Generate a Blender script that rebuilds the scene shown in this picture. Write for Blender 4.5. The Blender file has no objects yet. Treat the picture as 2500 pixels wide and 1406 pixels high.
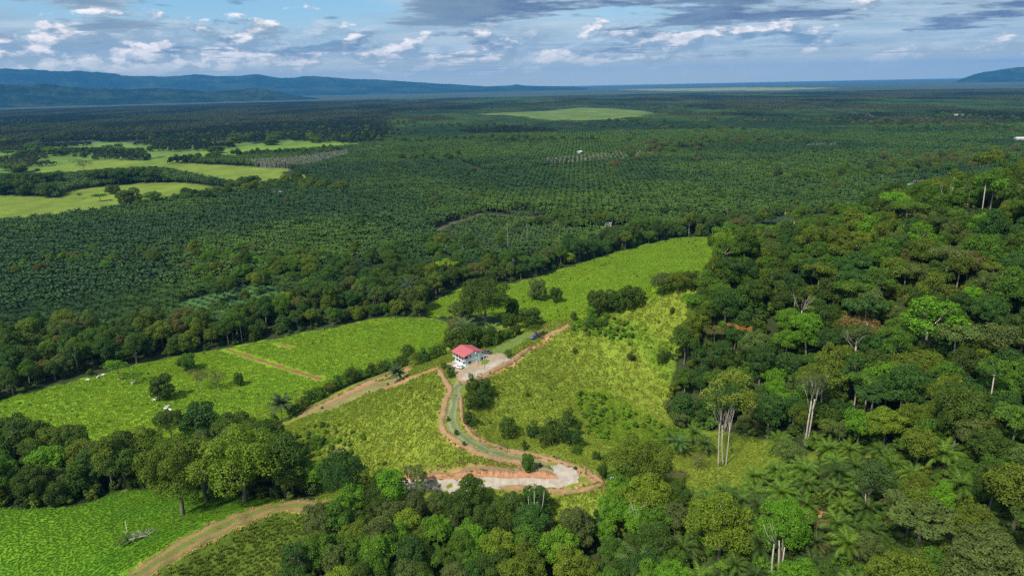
import bpy, bmesh, math, random
import numpy as np
from mathutils import Vector, Matrix

R = math.radians
scene = bpy.context.scene
col = scene.collection

# ------------------------------------------------------------------ camera, sky, sun, exposure
CAM_Z = 160.0
PITCH, ROLL, FPX = R(16.54), R(1.2), 1666.7        # 24 mm drone lens, picture 2500 wide
cam_data = bpy.data.cameras.new('camera')
cam_data.lens = 24.0; cam_data.sensor_width = 36.0
cam_data.clip_start = 1.0; cam_data.clip_end = 400000.0
cam = bpy.data.objects.new('camera', cam_data); col.objects.link(cam)
_f = Vector((0, math.cos(PITCH), -math.sin(PITCH)))
_r0 = Vector((1, 0, 0)); _u0 = _r0.cross(_f)
_r = _r0 * math.cos(ROLL) - _u0 * math.sin(ROLL)
_u = _u0 * math.cos(ROLL) + _r0 * math.sin(ROLL)
cam.matrix_world = Matrix(((_r.x, _u.x, -_f.x, 0), (_r.y, _u.y, -_f.y, 0), (_r.z, _u.z, -_f.z, CAM_Z), (0, 0, 0, 1)))
scene.camera = cam

SUN_EL, SUN_AZ = R(50), R(-140)                    # azimuth from +Y towards +X
sun_dir = Vector((math.sin(SUN_AZ) * math.cos(SUN_EL), math.cos(SUN_AZ) * math.cos(SUN_EL), math.sin(SUN_EL)))
sd = bpy.data.lights.new('sun', 'SUN'); sd.energy = 4.0; sd.angle = R(5.0); sd.color = (1.0, 0.95, 0.86)
sun = bpy.data.objects.new('sun', sd); col.objects.link(sun)
sun.rotation_euler = (-sun_dir).to_track_quat('-Z', 'Y').to_euler()

scene.view_settings.view_transform = 'Standard'
scene.view_settings.look = 'None'
scene.view_settings.exposure = 0.42
scene.view_settings.gamma = 1.0
scene.view_settings.use_curve_mapping = False
scene.cycles.max_bounces = 5
scene.cycles.diffuse_bounces = 2
scene.cycles.glossy_bounces = 1
scene.cycles.transmission_bounces = 2
scene.cycles.volume_bounces = 0
scene.cycles.use_denoising = False

class NT:
    """tiny helper for node trees"""
    def __init__(s, nt): s.nt = nt
    def n(s, t, **k):
        nd = s.nt.nodes.new(t)
        for a, v in k.items(): setattr(nd, a, v)
        return nd
    def set(s, sock, v):
        if v is None: return
        if hasattr(v, 'is_output') or isinstance(v, bpy.types.NodeSocket): s.nt.links.new(v, sock)
        else:
            if hasattr(sock.default_value, '__len__') and not hasattr(v, '__len__'): v = [v] * len(sock.default_value)
            if hasattr(sock.default_value, '__len__') and len(sock.default_value) == 4 and len(v) == 3: v = (*v, 1)
            sock.default_value = v
    def m(s, op, a, b=None, c=None, clamp=False):
        nd = s.n('ShaderNodeMath', operation=op, use_clamp=clamp)
        s.set(nd.inputs[0], a); s.set(nd.inputs[1], b); s.set(nd.inputs[2], c)
        return nd.outputs[0]
    def vm(s, op, a, b=None, scale=None):
        nd = s.n('ShaderNodeVectorMath', operation=op)
        s.set(nd.inputs[0], a); s.set(nd.inputs[1], b)
        if scale is not None: s.set(nd.inputs['Scale'], scale)
        return nd.outputs[0] if op not in ('LENGTH', 'DOT_PRODUCT') else nd.outputs['Value']
    def comb(s, x, y, z):
        nd = s.n('ShaderNodeCombineXYZ')
        s.set(nd.inputs[0], x); s.set(nd.inputs[1], y); s.set(nd.inputs[2], z)
        return nd.outputs[0]
    def sep(s, v):
        nd = s.n('ShaderNodeSeparateXYZ'); s.set(nd.inputs[0], v); return nd.outputs
    def noise(s, v, scale, detail=4, rough=0.5, dist=0.0, lac=2.0, dim='3D'):
        nd = s.n('ShaderNodeTexNoise', noise_dimensions=dim); s.set(nd.inputs['Vector'], v)
        nd.inputs['Scale'].default_value = scale; nd.inputs['Detail'].default_value = detail
        nd.inputs['Roughness'].default_value = rough; nd.inputs['Distortion'].default_value = dist
        nd.inputs['Lacunarity'].default_value = lac
        return nd.outputs['Fac']
    def mix(s, f, a, b, mode='MIX'):
        nd = s.n('ShaderNodeMix', data_type='RGBA', blend_type=mode)
        s.set(nd.inputs[0], f); s.set(nd.inputs[6], a); s.set(nd.inputs[7], b)
        return nd.outputs[2]
    def ramp(s, v, lo, hi, smooth=True, a=0.0, b=1.0):
        nd = s.n('ShaderNodeMapRange', interpolation_type='SMOOTHSTEP' if smooth else 'LINEAR')
        s.set(nd.inputs[0], v)
        for i, q in zip((1, 2, 3, 4), (lo, hi, a, b)): s.set(nd.inputs[i], q)
        return nd.outputs[0]

world = bpy.data.worlds.new('World'); scene.world = world; world.use_nodes = True
wn = NT(world.node_tree)
for nd in list(world.node_tree.nodes): world.node_tree.nodes.remove(nd)
def build_world():
    def wnoise(v, sc, det, ro=0.5, di=0.0): return wn.noise(v, sc, min(det, 6), ro, 0.0, dim='2D')
    out = wn.n('ShaderNodeOutputWorld'); bg = wn.n('ShaderNodeBackground')
    bg.inputs['Strength'].default_value = 0.12
    sky = wn.n('ShaderNodeTexSky', sky_type='NISHITA')
    sky.sun_disc = False; sky.sun_elevation = SUN_EL; sky.sun_rotation = SUN_AZ
    sky.altitude = 100; sky.air_density = 1.0; sky.dust_density = 0.6; sky.ozone_density = 2.5
    tc = wn.n('ShaderNodeTexCoord').outputs['Generated']
    d = wn.vm('NORMALIZE', tc)
    x, y, z = wn.sep(d)
    az = wn.m('ARCTAN2', x, y)                       # radians, 0 = straight ahead
    el = wn.m('ARCSINE', z)
    deg = 57.2958
    azd = wn.m('MULTIPLY', az, deg); eld = wn.m('MULTIPLY', el, deg)
    zz = wn.m('ADD', wn.m('MAXIMUM', z, 0.0), 0.035)
    plan = wn.comb(wn.m('DIVIDE', x, zz), wn.m('DIVIDE', y, zz), 0.0)
    K = 7.2
    def C(r, g, b, k=1.0): return (r * K * k, g * K * k, b * K * k)
    def gauss(a0, e0, sa, se, amp):
        u = wn.m('DIVIDE', wn.m('SUBTRACT', azd, a0), sa); v = wn.m('DIVIDE', wn.m('SUBTRACT', eld, e0), se)
        q = wn.m('ADD', wn.m('MULTIPLY', u, u), wn.m('MULTIPLY', v, v))
        return wn.m('MULTIPLY', wn.m('EXPONENT', wn.m('MULTIPLY', q, -1.0)), amp)
    def add(*a):
        r = a[0]
        for q in a[1:]: r = wn.m('ADD', r, q)
        return r
    # clear sky: Nishita, leaning to the photograph's cyan blue
    base = wn.mix(0.55, sky.outputs[0], wn.mix(wn.ramp(eld, 0.0, 7.0), C(.42, .57, .64), C(.13, .40, .60)))
    # thin high veil
    veil_n = wnoise(plan, 0.22, 6, 0.6, 0.3)
    veil = wn.ramp(add(-0.05, veil_n, wn.ramp(eld, 6.0, 1.5, a=0.06, b=0.26), gauss(-19, 6.3, 9, 2.2, -0.34), gauss(-8, 5.0, 7, 1.0, -0.12), gauss(27, 5, 14, 5, 0.22), gauss(0, 4.2, 8, 1.0, 0.1)), 0.30, 0.66)
    streak = wn.m('MULTIPLY', wn.ramp(wnoise(wn.vm('MULTIPLY', plan, (0.9, 1.2, 1.0)), 0.7, 6, 0.6), 0.30, 0.72), wn.ramp(eld, 0.6, 2.2, a=0.25))
    vcol = wn.mix(streak, C(.34, .45, .53), C(.56, .64, .68))
    c = wn.mix(wn.m('MULTIPLY', veil, 0.9), base, vcol)
    # cumulus near the horizon: billows
    def cum(v):
        return wn.noise(v, 0.95, 8, 0.60, dim='2D')
    def layer(c, off, kx, ky, bias, lo, hi, shadow, bright, alpha, cut=0.9):
        vc = wn.comb(wn.m('ADD', wn.m('MULTIPLY', az, kx), off * 10), wn.m('MULTIPLY', el, ky), 0.0)
        n0 = cum(vc); n1 = cum(wn.vm('ADD', vc, (-0.11, 0.20, 0.0)))
        dens = wn.m('ADD', n0, bias)
        cm = wn.ramp(dens, lo, hi)
        lit = wn.ramp(wn.m('SUBTRACT', n0, n1), -0.04, 0.11)
        lit = wn.m('MULTIPLY', lit, wn.ramp(wnoise(vc, 5.0, 4, 0.6), 0.3, 0.6, a=0.55))
        cc = wn.mix(lit, shadow, bright)
        cc = wn.mix(wn.ramp(dens, hi + .02, hi + .26, a=0, b=0.45), cc, wn.mix(0.5, shadow, bright))
        return wn.mix(wn.m('MULTIPLY', cm, wn.ramp(eld, 0.1, 1.2, a=0.25 * alpha, b=alpha)), c, cc)
    top = gauss(0, 10, 200, 4.6, -0.22)
    c = layer(c, 3.0, 9.0, 24.0, add(gauss(0, 1.3, 60, 1.1, 0.14), gauss(-26, 3.0, 14, 1.8, 0.20), gauss(4, 2.2, 9, 1.2, 0.12), top), 0.50, 0.68, C(.31, .40, .48), C(.62, .68, .72), 0.75)
    c = layer(c, 0.0, 11.0, 27.0, add(gauss(-27, 3.0, 13, 1.7, 0.245), gauss(-8, 1.9, 9, 0.9, 0.14), gauss(0.5, 3.2, 4.2, 1.1, 0.24), gauss(7, 1.7, 7, 0.6, 0.10), gauss(11.5, 3.0, 3.0, 0.5, 0.17), gauss(33, 1.5, 5, 0.35, 0.17), gauss(0, 1.4, 60, 1.0, 0.03), top), 0.545, 0.625, C(.30, .39, .46), C(1.08, .99, .94), 0.97)
    # small dark scraps in front
    vs = wn.comb(wn.m('MULTIPLY', az, 11.0), wn.m('MULTIPLY', el, 46.0), 4.0)
    sn = wnoise(vs, 1.1, 7, 0.56, 0.2)
    sm = wn.ramp(wn.m('ADD', sn, add(gauss(-14.5, 2.9, 3.6, 0.5, 0.20), gauss(0, 3.2, 40, 1.6, 0.06), gauss(22, 3.8, 9, 1.2, 0.06), gauss(19, 3.3, 4, .5, 0.06))), 0.62, 0.76)
    c = wn.mix(wn.m('MULTIPLY', sm, 0.75), c, C(.15, .24, .34))
    # dark flat deck of stratocumulus, seen from below and far off
    vd = wn.comb(wn.m('MULTIPLY', az, 4.0), wn.m('MULTIPLY', el, 19.0), 9.0)
    dn = wn.m('ADD', wn.m('MULTIPLY', wnoise(wn.vm('MULTIPLY', plan, (0.62, 1.0, 1.0)), 0.62, 8, 0.62, 0.35), 0.5), wn.m('MULTIPLY', wnoise(vd, 1.1, 9, 0.62, 0.5), 0.5))
    dn = wn.m('ADD', wn.m('MULTIPLY', wn.m('SUBTRACT', dn, 0.5), 1.9), 0.5)
    db = add(0.0, gauss(1.5, 5.3, 8.5, 1.0, 0.25), gauss(-6, 6.1, 6, 0.5, 0.16), gauss(10, 6.2, 9, 1.3, 0.24), gauss(14, 4.9, 8, 0.6, 0.14), gauss(22, 6.6, 9, 0.7, 0.20), gauss(-33, 5.8, 8, 1.3, 0.20), gauss(-28, 4.6, 6, 0.7, 0.12), gauss(12, 3.8, 6, 0.22, 0.18),
             gauss(29, 4.6, 7, 0.45, 0.10), gauss(-18, 6.0, 7.5, 1.8, -0.22), gauss(5, 4.2, 5, .5, -.06), wn.ramp(eld, 4.0, 20.0, a=-0.05, b=0.03))
    dd = wn.m('ADD', dn, db)
    dm = wn.ramp(dd, 0.55, 0.64)
    dark = wn.mix(wn.ramp(azd, -10, 2, b=1.0), C(.22, .30, .38), C(.105, .145, .25))
    dcol = wn.mix(wn.ramp(dd, 0.56, 0.72), C(.40, .49, .55), dark)
    dcol = wn.mix(wn.ramp(wnoise(vd, 2.3, 8, 0.66, 0.3), 0.42, 0.68, b=0.42), dcol, C(.27, .35, .42))
    c = wn.mix(wn.m('MULTIPLY', dm, 0.93), c, dcol)
    # pale light air along the horizon
    c = wn.mix(wn.ramp(eld, 3.0, 0.3, b=0.88), c, C(.80, .76, .50))
    # below the horizon
    c = wn.mix(wn.ramp(z, -0.004, -0.0025), C(.03, .06, .08), c)
    wn.set(bg.inputs['Color'], c); world.node_tree.links.new(bg.outputs[0], out.inputs[0])
build_world()
world.cycles.sampling_method = 'MANUAL'; world.cycles.sample_map_resolution = 128
# ------------------------------------------------------------------ picture <-> world
def ray(px, py):
    a = (px - 1250.0) / FPX; b = (703.0 - py) / FPX
    v = _f + _r * a + _u * b
    return v.normalized()
def on_plane(px, py, z=0.0):
    v = ray(px, py); t = (z - CAM_Z) / v.z
    return (v.x * t, v.y * t)
def project(x, y, z):
    """world -> picture (2500 wide), numpy"""
    x = np.asarray(x, float); y = np.asarray(y, float); z = np.asarray(z, float) - CAM_Z
    w = x * _f.x + y * _f.y + z * _f.z
    w = np.maximum(w, 1e-3)
    return 1250 + FPX * (x * _r.x + y * _r.y + z * _r.z) / w, 703 - FPX * (x * _u.x + y * _u.y + z * _u.z) / w, w

def vnoise(x, y, s=0):
    """value noise 0..1"""
    x = np.asarray(x, float); y = np.asarray(y, float)
    xi = np.floor(x).astype(np.int64); yi = np.floor(y).astype(np.int64)
    fx = x - xi; fy = y - yi; fx = fx * fx * (3 - 2 * fx); fy = fy * fy * (3 - 2 * fy)
    def h(a, b):
        n = (a * 374761393 + b * 668265263 + s * 1442695041) & 0xffffffff
        n = ((n ^ (n >> 13)) * 1274126177) & 0xffffffff
        n = (n ^ (n >> 16)) & 0xffff
        return n / 65535.0
    return (h(xi, yi) * (1 - fx) + h(xi + 1, yi) * fx) * (1 - fy) + (h(xi, yi + 1) * (1 - fx) + h(xi + 1, yi + 1) * fx) * fy
def fbm(x, y, s=0, o=4):
    r = 0; a = 0.5; t = 0
    for i in range(o):
        r = r + a * vnoise(x * 2 ** i, y * 2 ** i, s + i); t += a; a *= 0.5
    return r / t
def sstep(a, b, x):
    t = np.clip((np.asarray(x, float) - a) / (b - a), 0, 1); return t * t * (3 - 2 * t)

# ------------------------------------------------------------------ lie of the land: heights at points seen in the photograph
HP = [  # ridge the house stands on, rising to the right
 (1130,903,40),(1180,872,41),(1240,850,41),(1300,825,42),(1390,795,45),(1480,774,48),(1600,732,57),(1680,704,63),(1740,678,70),
 (1080,906,38),(1020,922,34),(960,944,28),(900,964,23),(850,982,18),(760,1022,11),(690,1047,6),(620,1067,3),
 # slope left of the track
 (1000,1020,29),(1060,960,36),(900,1050,21),(800,1080,13),(700,1110,6),(900,1120,17),(1000,1120,23),(800,1150,12),(880,1160,15),
 # track down to the hairpin and the lower road
 (1110,940,38),(1095,1000,35),(1120,1060,32),(1190,1100,28.5),(1240,1115,27),(1310,1135,25),(1380,1158,23.5),
 (1100,1142,25.5),(1200,1142,26.2),(1290,1146,25.6),(1040,1150,23),(1300,1176,22.5),(1200,1178,22),(1100,1176,21.2),(1000,1176,20),(1420,1180,22.5),(1480,1178,22),
 (1250,1205,20),(1380,1230,18),(1350,1290,13),(1100,1260,13),(1000,1260,12),(1100,1400,8),(1200,1400,8),(1400,1400,8),(1000,1400,9),(1100,1600,5),(1400,1600,6),
 # bowl to the right of the track
 (1250,1000,30),(1200,1050,29),(1400,900,33),(1500,950,25),(1600,1000,18),(1550,1100,18),(1600,850,38),(1650,775,52),(1400,1060,25),(1300,1090,27),(1650,920,29),(1500,850,38),(1300,900,37),
 (1600,1150,20),(1750,1130,22),(1860,1095,26),(1640,1190,18),(1660,1060,17),(1500,1140,21),
 # wooded hill
 (1720,1000,20),(1800,1000,27),(1900,930,38),(2000,1000,38),(2000,800,54),(2200,700,68),(2200,900,52),(2400,1000,48),(2400,800,66),(2450,600,84),(2200,560,80),
 (2000,590,72),(1850,640,69),(2320,500,88),(2480,480,97),(1760,800,52),(2600,700,80),(2600,500,102),
 (1800,1200,26),(2000,1250,34),(2200,1200,42),(2400,1200,50),(2000,1400,30),(2300,1400,44),(2500,1400,50),(1700,1320,18),(1500,1360,11),(2600,1200,56),(1800,1500,20),
 # knoll in the near left corner and its path
 (780,1236,17),(700,1237,18),(640,1247,19),(560,1274,21),(450,1327,23),(350,1387,25),(600,1340,17),(700,1310,15),(560,1410,15),(800,1330,11),(700,1420,10),(900,1330,10),
 (500,1240,12),(400,1270,10),(200,1280,6),(200,1380,8),(0,1300,4),(0,1400,5),(300,1340,12),(250,1450,26),(100,1500,8),(850,1240,15),
 (0,1150,1),(200,1150,1),(400,1140,2),(600,1150,5),(740,1190,13),
 # flat valley
 (300,930,0),(100,960,0),(500,900,0),(700,850,0),(900,800,0),(1050,790,0),(200,1020,0),(400,1030,0),(550,1040,0),(930,908,0),(860,930,0),(800,955,0),(700,1000,0),
 (1050,850,1),(1100,740,0),(1200,720,0),(1350,762,0),(1300,700,0),(1500,735,0),(1600,695,0),(1700,640,0),(1780,590,0),(1250,640,0),(1000,660,0),(700,700,0),(300,750,0),(0,850,0),
 (1150,820,3),(1240,790,4),(1900,540,8),(0,650,0),(500,600,0),(1500,560,0),(1150,560,0),
]
HW = [(220,620,0),(300,680,0),(420,720,10),(140,520,0),(600,620,40),(500,430,110),(400,300,85),(300,180,60),(200,90,40),(0,60,15),(-150,60,10),(-300,150,3),(-400,300,0),(-500,600,0),(-300,800,0),
      (0,800,0),(300,850,0),(600,850,0),(0,900,0),(600,450,110),(550,250,90),(-200,1000,0),(250,1000,0),(0,450,0),(-100,420,0),(60,450,0),(100,480,0),(0,-50,10),(400,50,50)]
_pts = np.array([(*on_plane(a, b, c), c) for a, b, c in HP] + HW, float)
_C = 9.0
def _phi(d2): return np.sqrt(d2 + _C * _C)
_n = len(_pts)
_A = np.zeros((_n + 1, _n + 1))
_A[:_n, :_n] = _phi((_pts[:, None, 0] - _pts[None, :, 0]) ** 2 + (_pts[:, None, 1] - _pts[None, :, 1]) ** 2)
_A[:_n, :_n] += np.eye(_n) * -1.2
_A[_n, :_n] = 1; _A[:_n, _n] = 1
_W = np.linalg.solve(_A, np.append(_pts[:, 2], 0))
def H(x, y):
    x = np.atleast_1d(np.asarray(x, float)); y = np.atleast_1d(np.asarray(y, float))
    out = np.zeros(x.shape)
    near = (y < 1000) & (np.abs(x) < 900)
    xs = x[near]; ys = y[near]; r = np.zeros(xs.shape)
    for i in range(0, len(xs), 20000):
        a = xs[i:i + 20000]; b = ys[i:i + 20000]
        r[i:i + 20000] = _phi((a[:, None] - _pts[None, :, 0]) ** 2 + (b[:, None] - _pts[None, :, 1]) ** 2) @ _W[:_n] + _W[_n]
    # gullies and humps on the slopes, nothing on the flat
    r = r + (fbm(xs / 34, ys / 34, 5, 4) - 0.5) * 4.6 * sstep(4, 24, r)
    # cattle terraces: little steps along the contours
    r = r + 0.20 * np.sin(r * 2 * math.pi / 1.7 + 5 * fbm(xs / 18, ys / 18, 8, 2)) * sstep(5, 12, r) * (ys < 420)
    r = r * sstep(900, 700, ys) * sstep(900, 650, np.abs(xs))
    r = np.where(r > 1.5, r, 1.5 * np.exp(np.minimum((r - 1.5) / 1.5, 0)))     # never below the flat
    out[near] = np.where(r > 0.05, r, 0.0)
    return out
def H1(x, y): return float(H([x], [y])[0])
_ts = np.concatenate([np.arange(90, 900, 1.5), np.geomspace(900, 6000, 500)])
def P(px, py):
    """the point of the land seen at a place of the photograph"""
    v = ray(px, py)
    hx = v.x * _ts; hy = v.y * _ts; hz = CAM_Z + v.z * _ts
    below = np.nonzero(hz < H(hx, hy))[0]
    if v.z < 0 and len(below):
        i = below[0]; a = _ts[max(i - 1, 0)]; b = _ts[i]
        for _ in range(10):
            m = (a + b) / 2
            if CAM_Z + v.z * m < H1(v.x * m, v.y * m): b = m
            else: a = m
        t = b
    else: t = -CAM_Z / v.z
    x, y = v.x * t, v.y * t
    return (x, y, H1(x, y))
def densify(poly, step=60, closed=True):
    out = []
    n = len(poly)
    for i in range(n if closed else n - 1):
        a = poly[i]; b = poly[(i + 1) % n]
        k = max(1, int(math.hypot(b[0] - a[0], b[1] - a[1]) / step))
        for j in range(k): out.append((a[0] + (b[0] - a[0]) * j / k, a[1] + (b[1] - a[1]) * j / k))
    if not closed: out.append(poly[-1])
    return out
def wpoly(poly, flat=False):
    """picture outline -> outline on the ground"""
    if flat: return np.array([on_plane(*p) for p in poly])
    return np.array([P(*p)[:2] for p in densify(poly)])
def inside(x, y, poly):
    x = np.asarray(x, float); y = np.asarray(y, float)
    r = np.zeros(x.shape, bool)
    lo = poly.min(0); hi = poly.max(0)
    k = np.nonzero((x >= lo[0]) & (x <= hi[0]) & (y >= lo[1]) & (y <= hi[1]))[0] if x.ndim == 1 else None
    xs = x[k]; ys = y[k]; q = np.zeros(xs.shape, bool)
    n = len(poly)
    for i in range(n):
        x1, y1 = poly[i]; x2, y2 = poly[(i + 1) % n]
        if y1 == y2: continue
        c = ((ys < y1) != (ys < y2)) & (xs < (x2 - x1) * (ys - y1) / (y2 - y1) + x1)
        q ^= c
    r[k] = q
    return r
def line_dist(x, y, line):
    d = np.full(np.shape(x), 1e9)
    for i in range(len(line) - 1):
        ax, ay = line[i][:2]; bx, by = line[i + 1][:2]
        vx, vy = bx - ax, by - ay; L = vx * vx + vy * vy + 1e-9
        t = np.clip(((x - ax) * vx + (y - ay) * vy) / L, 0, 1)
        d = np.minimum(d, np.hypot(x - ax - t * vx, y - ay - t * vy))
    return d

# ------------------------------------------------------------------ land cover outlines (picture coordinates on the ground)
PAST_NEAR = wpoly([(-60,985),(130,942),(330,892),(420,872),(560,851),(640,832),(780,805),(870,788),(950,774),(1050,777),(1105,792),(1105,830),(1075,862),(1000,888),(930,907),(860,929),(800,958),(730,1003),(640,1045),(560,1060),(440,1128),(300,1146),(180,1134),(60,1120),(-60,1130)])
PAST_FAR = wpoly([(1040,748),(1130,703),(1260,690),(1400,650),(1500,618),(1640,582),(1795,576),(1800,600),(1760,640),(1730,672),(1640,712),(1560,740),(1480,762),(1400,782),(1330,786),(1250,775),(1180,770),(1100,775),(1040,775)])
FIELDS_LEFT = [wpoly(p, True) for p in (
  [(-80,562),(-80,476),(60,478),(140,484),(180,464),(330,448),(430,446),(560,460),(580,466),(480,482),(440,490),(330,512),(130,538)],
  [(40,440),(100,410),(240,388),(420,398),(560,404),(700,412),(720,424),(755,428),(740,446),(640,456),(600,462),(520,444),(400,420),(290,418),(200,430)],
  [(330,396),(470,372),(640,350),(900,350),(930,353),(820,366),(640,378),(560,382),(480,392),(430,398)],
  [(100,358),(240,346),(360,352),(600,346),(620,352),(560,364),(440,380),(330,388),(260,376)],
  [(40,366),(200,360),(320,378),(400,376),(280,392),(160,400),(100,412),(-60,438),(-60,372)],
  [(640,342),(820,344),(860,350),(700,350)],
  [(90,306),(330,304),(350,314),(120,320)],
)]
FIELD_FAR = wpoly([(1115,281),(1240,275),(1330,272),(1420,263),(1500,266),(1560,270),(1612,279),(1580,286),(1500,297),(1410,301),(1330,296),(1240,287)], True)
STRIPS_FAR = [wpoly(p, True) for p in ([(1500,219),(1800,214),(2060,215),(1900,221),(1640,223)], [(380,247),(560,245),(680,244),(560,249)], [(1640,364),(1680,362),(1760,365),(1700,370),(1640,372)], [(2400,308),(2440,312),(2430,318),(2390,312)])]
YOUNG = wpoly([(1060,572),(1190,528),(1290,524),(1400,556),(1420,575),(1290,610),(1230,640),(1100,628)], True)
CLEAR = wpoly([(1400,565),(1480,555),(1560,556),(1570,562),(1520,572),(1440,578)], True)
ROWS = wpoly([(430,742),(640,690),(720,735),(560,778),(450,800)], True)      # young palms in rows with grass between
LANES = [[on_plane(*p) for p in l] for l in (
  [(1050,572),(1110,545),(1180,524),(1270,532),(1400,536),(1560,534),(1720,536),(1800,545)],
  [(1140,432),(1300,418),(1460,396),(1600,374)],
  [(900,352),(1100,356),(1300,358),(1560,356),(1700,350)],
  [(1560,402),(1700,404),(1900,398)], [(1950,446),(2100,444),(2300,430),(2360,420)],
  [(700,420),(760,460),(840,470)], [(1000,380),(1130,400),(1180,430)], [(1850,380),(2050,392),(2250,384)], [(1160,300),(1500,318),(1560,340)], [(700,330),(1000,318),(1200,300)], [(1700,270),(2100,280),(2480,270)], [(900,280),(1100,262)], [(1980,260),(2200,300)], [(1900,318),(2200,312),(2300,300)], [(1250,520),(1400,522)],
)]
WOOD_LINE = wpoly([(-120,1010),(-120,865),(0,846),(200,822),(330,815),(480,812),(560,800),(640,765),(760,735),(900,705),(960,690),(1060,675),(1200,662),(1280,648),(1400,615),(1500,596),(1640,566),(1760,552),(1900,545),(1840,572),(1640,581),(1500,616),(1400,647),(1260,688),(1130,700),(1040,745),(1045,774),(950,772),(870,785),(780,802),(640,829),(560,848),(420,869),(330,889),(130,939)])
HILL_WOOD = wpoly([(1745,676),(1722,720),(1700,780),(1665,830),(1650,880),(1640,940),(1630,1000),(1650,1040),(1720,1050),(1800,1060),(1900,1075),(1960,1100),(2050,1110),(2200,1110),(2400,1120),(2700,1200),(2700,440),(2480,470),(2320,492),(2200,540),(2000,570),(1850,590),(1790,620)])
PALM_GROVE = wpoly([(1690,1225),(1800,1200),(1880,1158),(1930,1128),(2050,1125),(2200,1115),(2400,1125),(2700,1200),(2700,1700),(1650,1700),(1600,1450),(1620,1300)])
GROVE_LEFT = wpoly([(-150,1240),(-150,1150),(60,1130),(180,1142),(300,1156),(440,1140),(560,1128),(650,1135),(690,1150),(700,1172),(760,1195),(780,1222),(690,1224),(600,1212),(520,1200),(430,1195),(300,1195),(200,1232),(60,1240)])
GROVE_MID = wpoly([(800,1300),(780,1260),(800,1225),(850,1205),(960,1225),(1080,1258),(1230,1275),(1290,1310),(1310,1350),(1400,1350),(1440,1290),(1480,1225),(1560,1215),(1640,1220),(1660,1300),(1640,1700),(700,1700),(690,1500),(740,1380)])
KNOLL = wpoly([(250,1500),(350,1395),(450,1335),(560,1283),(640,1255),(780,1245),(800,1300),(740,1380),(700,1500)])
EARTH = [wpoly(p) for p in (
  [(1078,925),(1100,950),(1082,1000),(1078,1040),(1110,1075),(1150,1100),(1220,1120),(1290,1136),(1290,1142),(1210,1130),(1140,1110),(1095,1085),(1070,1045),(1070,1000),(1090,955),(1068,905),(1080,900)],
  [(985,1150),(1020,1153),(1100,1160),(1130,1142),(1200,1139),(1300,1146),(1350,1152),(1355,1166),(1200,1167),(1110,1168),(1000,1172),(985,1168)],
  [(1140,1020),(1150,1050),(1200,1085),(1290,1104),(1380,1125),(1470,1165),(1480,1180),(1380,1205),(1320,1200),(1450,1180),(1370,1135),(1280,1112),(1190,1092),(1140,1056),(1132,1020)],
  [(1170,920),(1240,890),(1330,822),(1395,790),(1390,800),(1330,835),(1250,895),(1180,930),(1120,935)],
  [(1180,868),(1240,872),(1260,880),(1180,915),(1120,932),(1100,905),(1110,895),(1160,880)],
  [(1980,1228),(2050,1222),(2085,1240),(2060,1258),(1990,1258),(1940,1262),(1930,1250)],
  [(2120,1262),(2170,1260),(2165,1275),(2130,1278)],
  [(970,930),(1060,898),(1080,896),(1060,906),(975,938)],
  [(820,965),(900,930),(1000,895),(1000,905),(900,940),(800,985),(730,1015),(740,1005)],
)]
DRY = [wpoly(p) for p in ([(840,960),(900,938),(960,925),(1000,905),(990,935),(900,960),(800,1000),(720,1025),(740,1012)],
  [(1290,826),(1330,808),(1335,800),(1290,812)], [(800,1090),(840,1085),(850,1095),(810,1100)], [(1620,1150),(1680,1148),(1680,1162),(1620,1166)])]
RIDGE_SHRUB = wpoly([(1390,790),(1480,774),(1560,800),(1640,830),(1650,880),(1640,940),(1600,900),(1560,860),(1480,830),(1400,812)])
GULLY_SHRUB = wpoly([(1400,960),(1480,950),(1560,1000),(1630,1040),(1700,1060),(1690,1090),(1600,1110),(1480,1080),(1440,1060)])
SLOPE_FERN = wpoly([(620,1100),(690,1060),(780,1060),(800,1100),(740,1160),(700,1170)])
CORNER = wpoly([(-60,1225),(200,1215),(430,1178),(600,1205),(780,1228),(700,1234),(625,1244),(540,1272),(430,1322),(335,1385),(230,1460),(-60,1500)])
# ------------------------------------------------------------------ mesh and object helpers
def mesh_np(name, v, f, mat=None, smooth=False):
    v = np.asarray(v, np.float32); f = np.asarray(f, np.int32)
    me = bpy.data.meshes.new(name)
    k = f.shape[1]
    me.vertices.add(len(v)); me.vertices.foreach_set('co', v.ravel())
    me.loops.add(f.size); me.loops.foreach_set('vertex_index', f.ravel())
    me.polygons.add(len(f)); me.polygons.foreach_set('loop_start', np.arange(0, f.size, k, dtype=np.int32))
    me.polygons.foreach_set('loop_total', np.full(len(f), k, np.int32))
    me.polygons.foreach_set('use_smooth', np.full(len(f), smooth))
    me.update(calc_edges=True)
    if mat: me.materials.append(mat)
    return me
def link(name, data, parent=None, loc=None, rot=None, scl=None):
    o = bpy.data.objects.new(name, data); col.objects.link(o)
    if parent: o.parent = parent
    if loc is not None: o.location = loc
    if rot is not None: o.rotation_euler = rot
    if scl is not None: o.scale = scl
    return o
def tag(o, label=None, cat=None, group=None, kind=None):
    if label: o['label'] = label
    if cat: o['category'] = cat
    if group: o['group'] = group
    if kind: o['kind'] = kind
    return o
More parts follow.
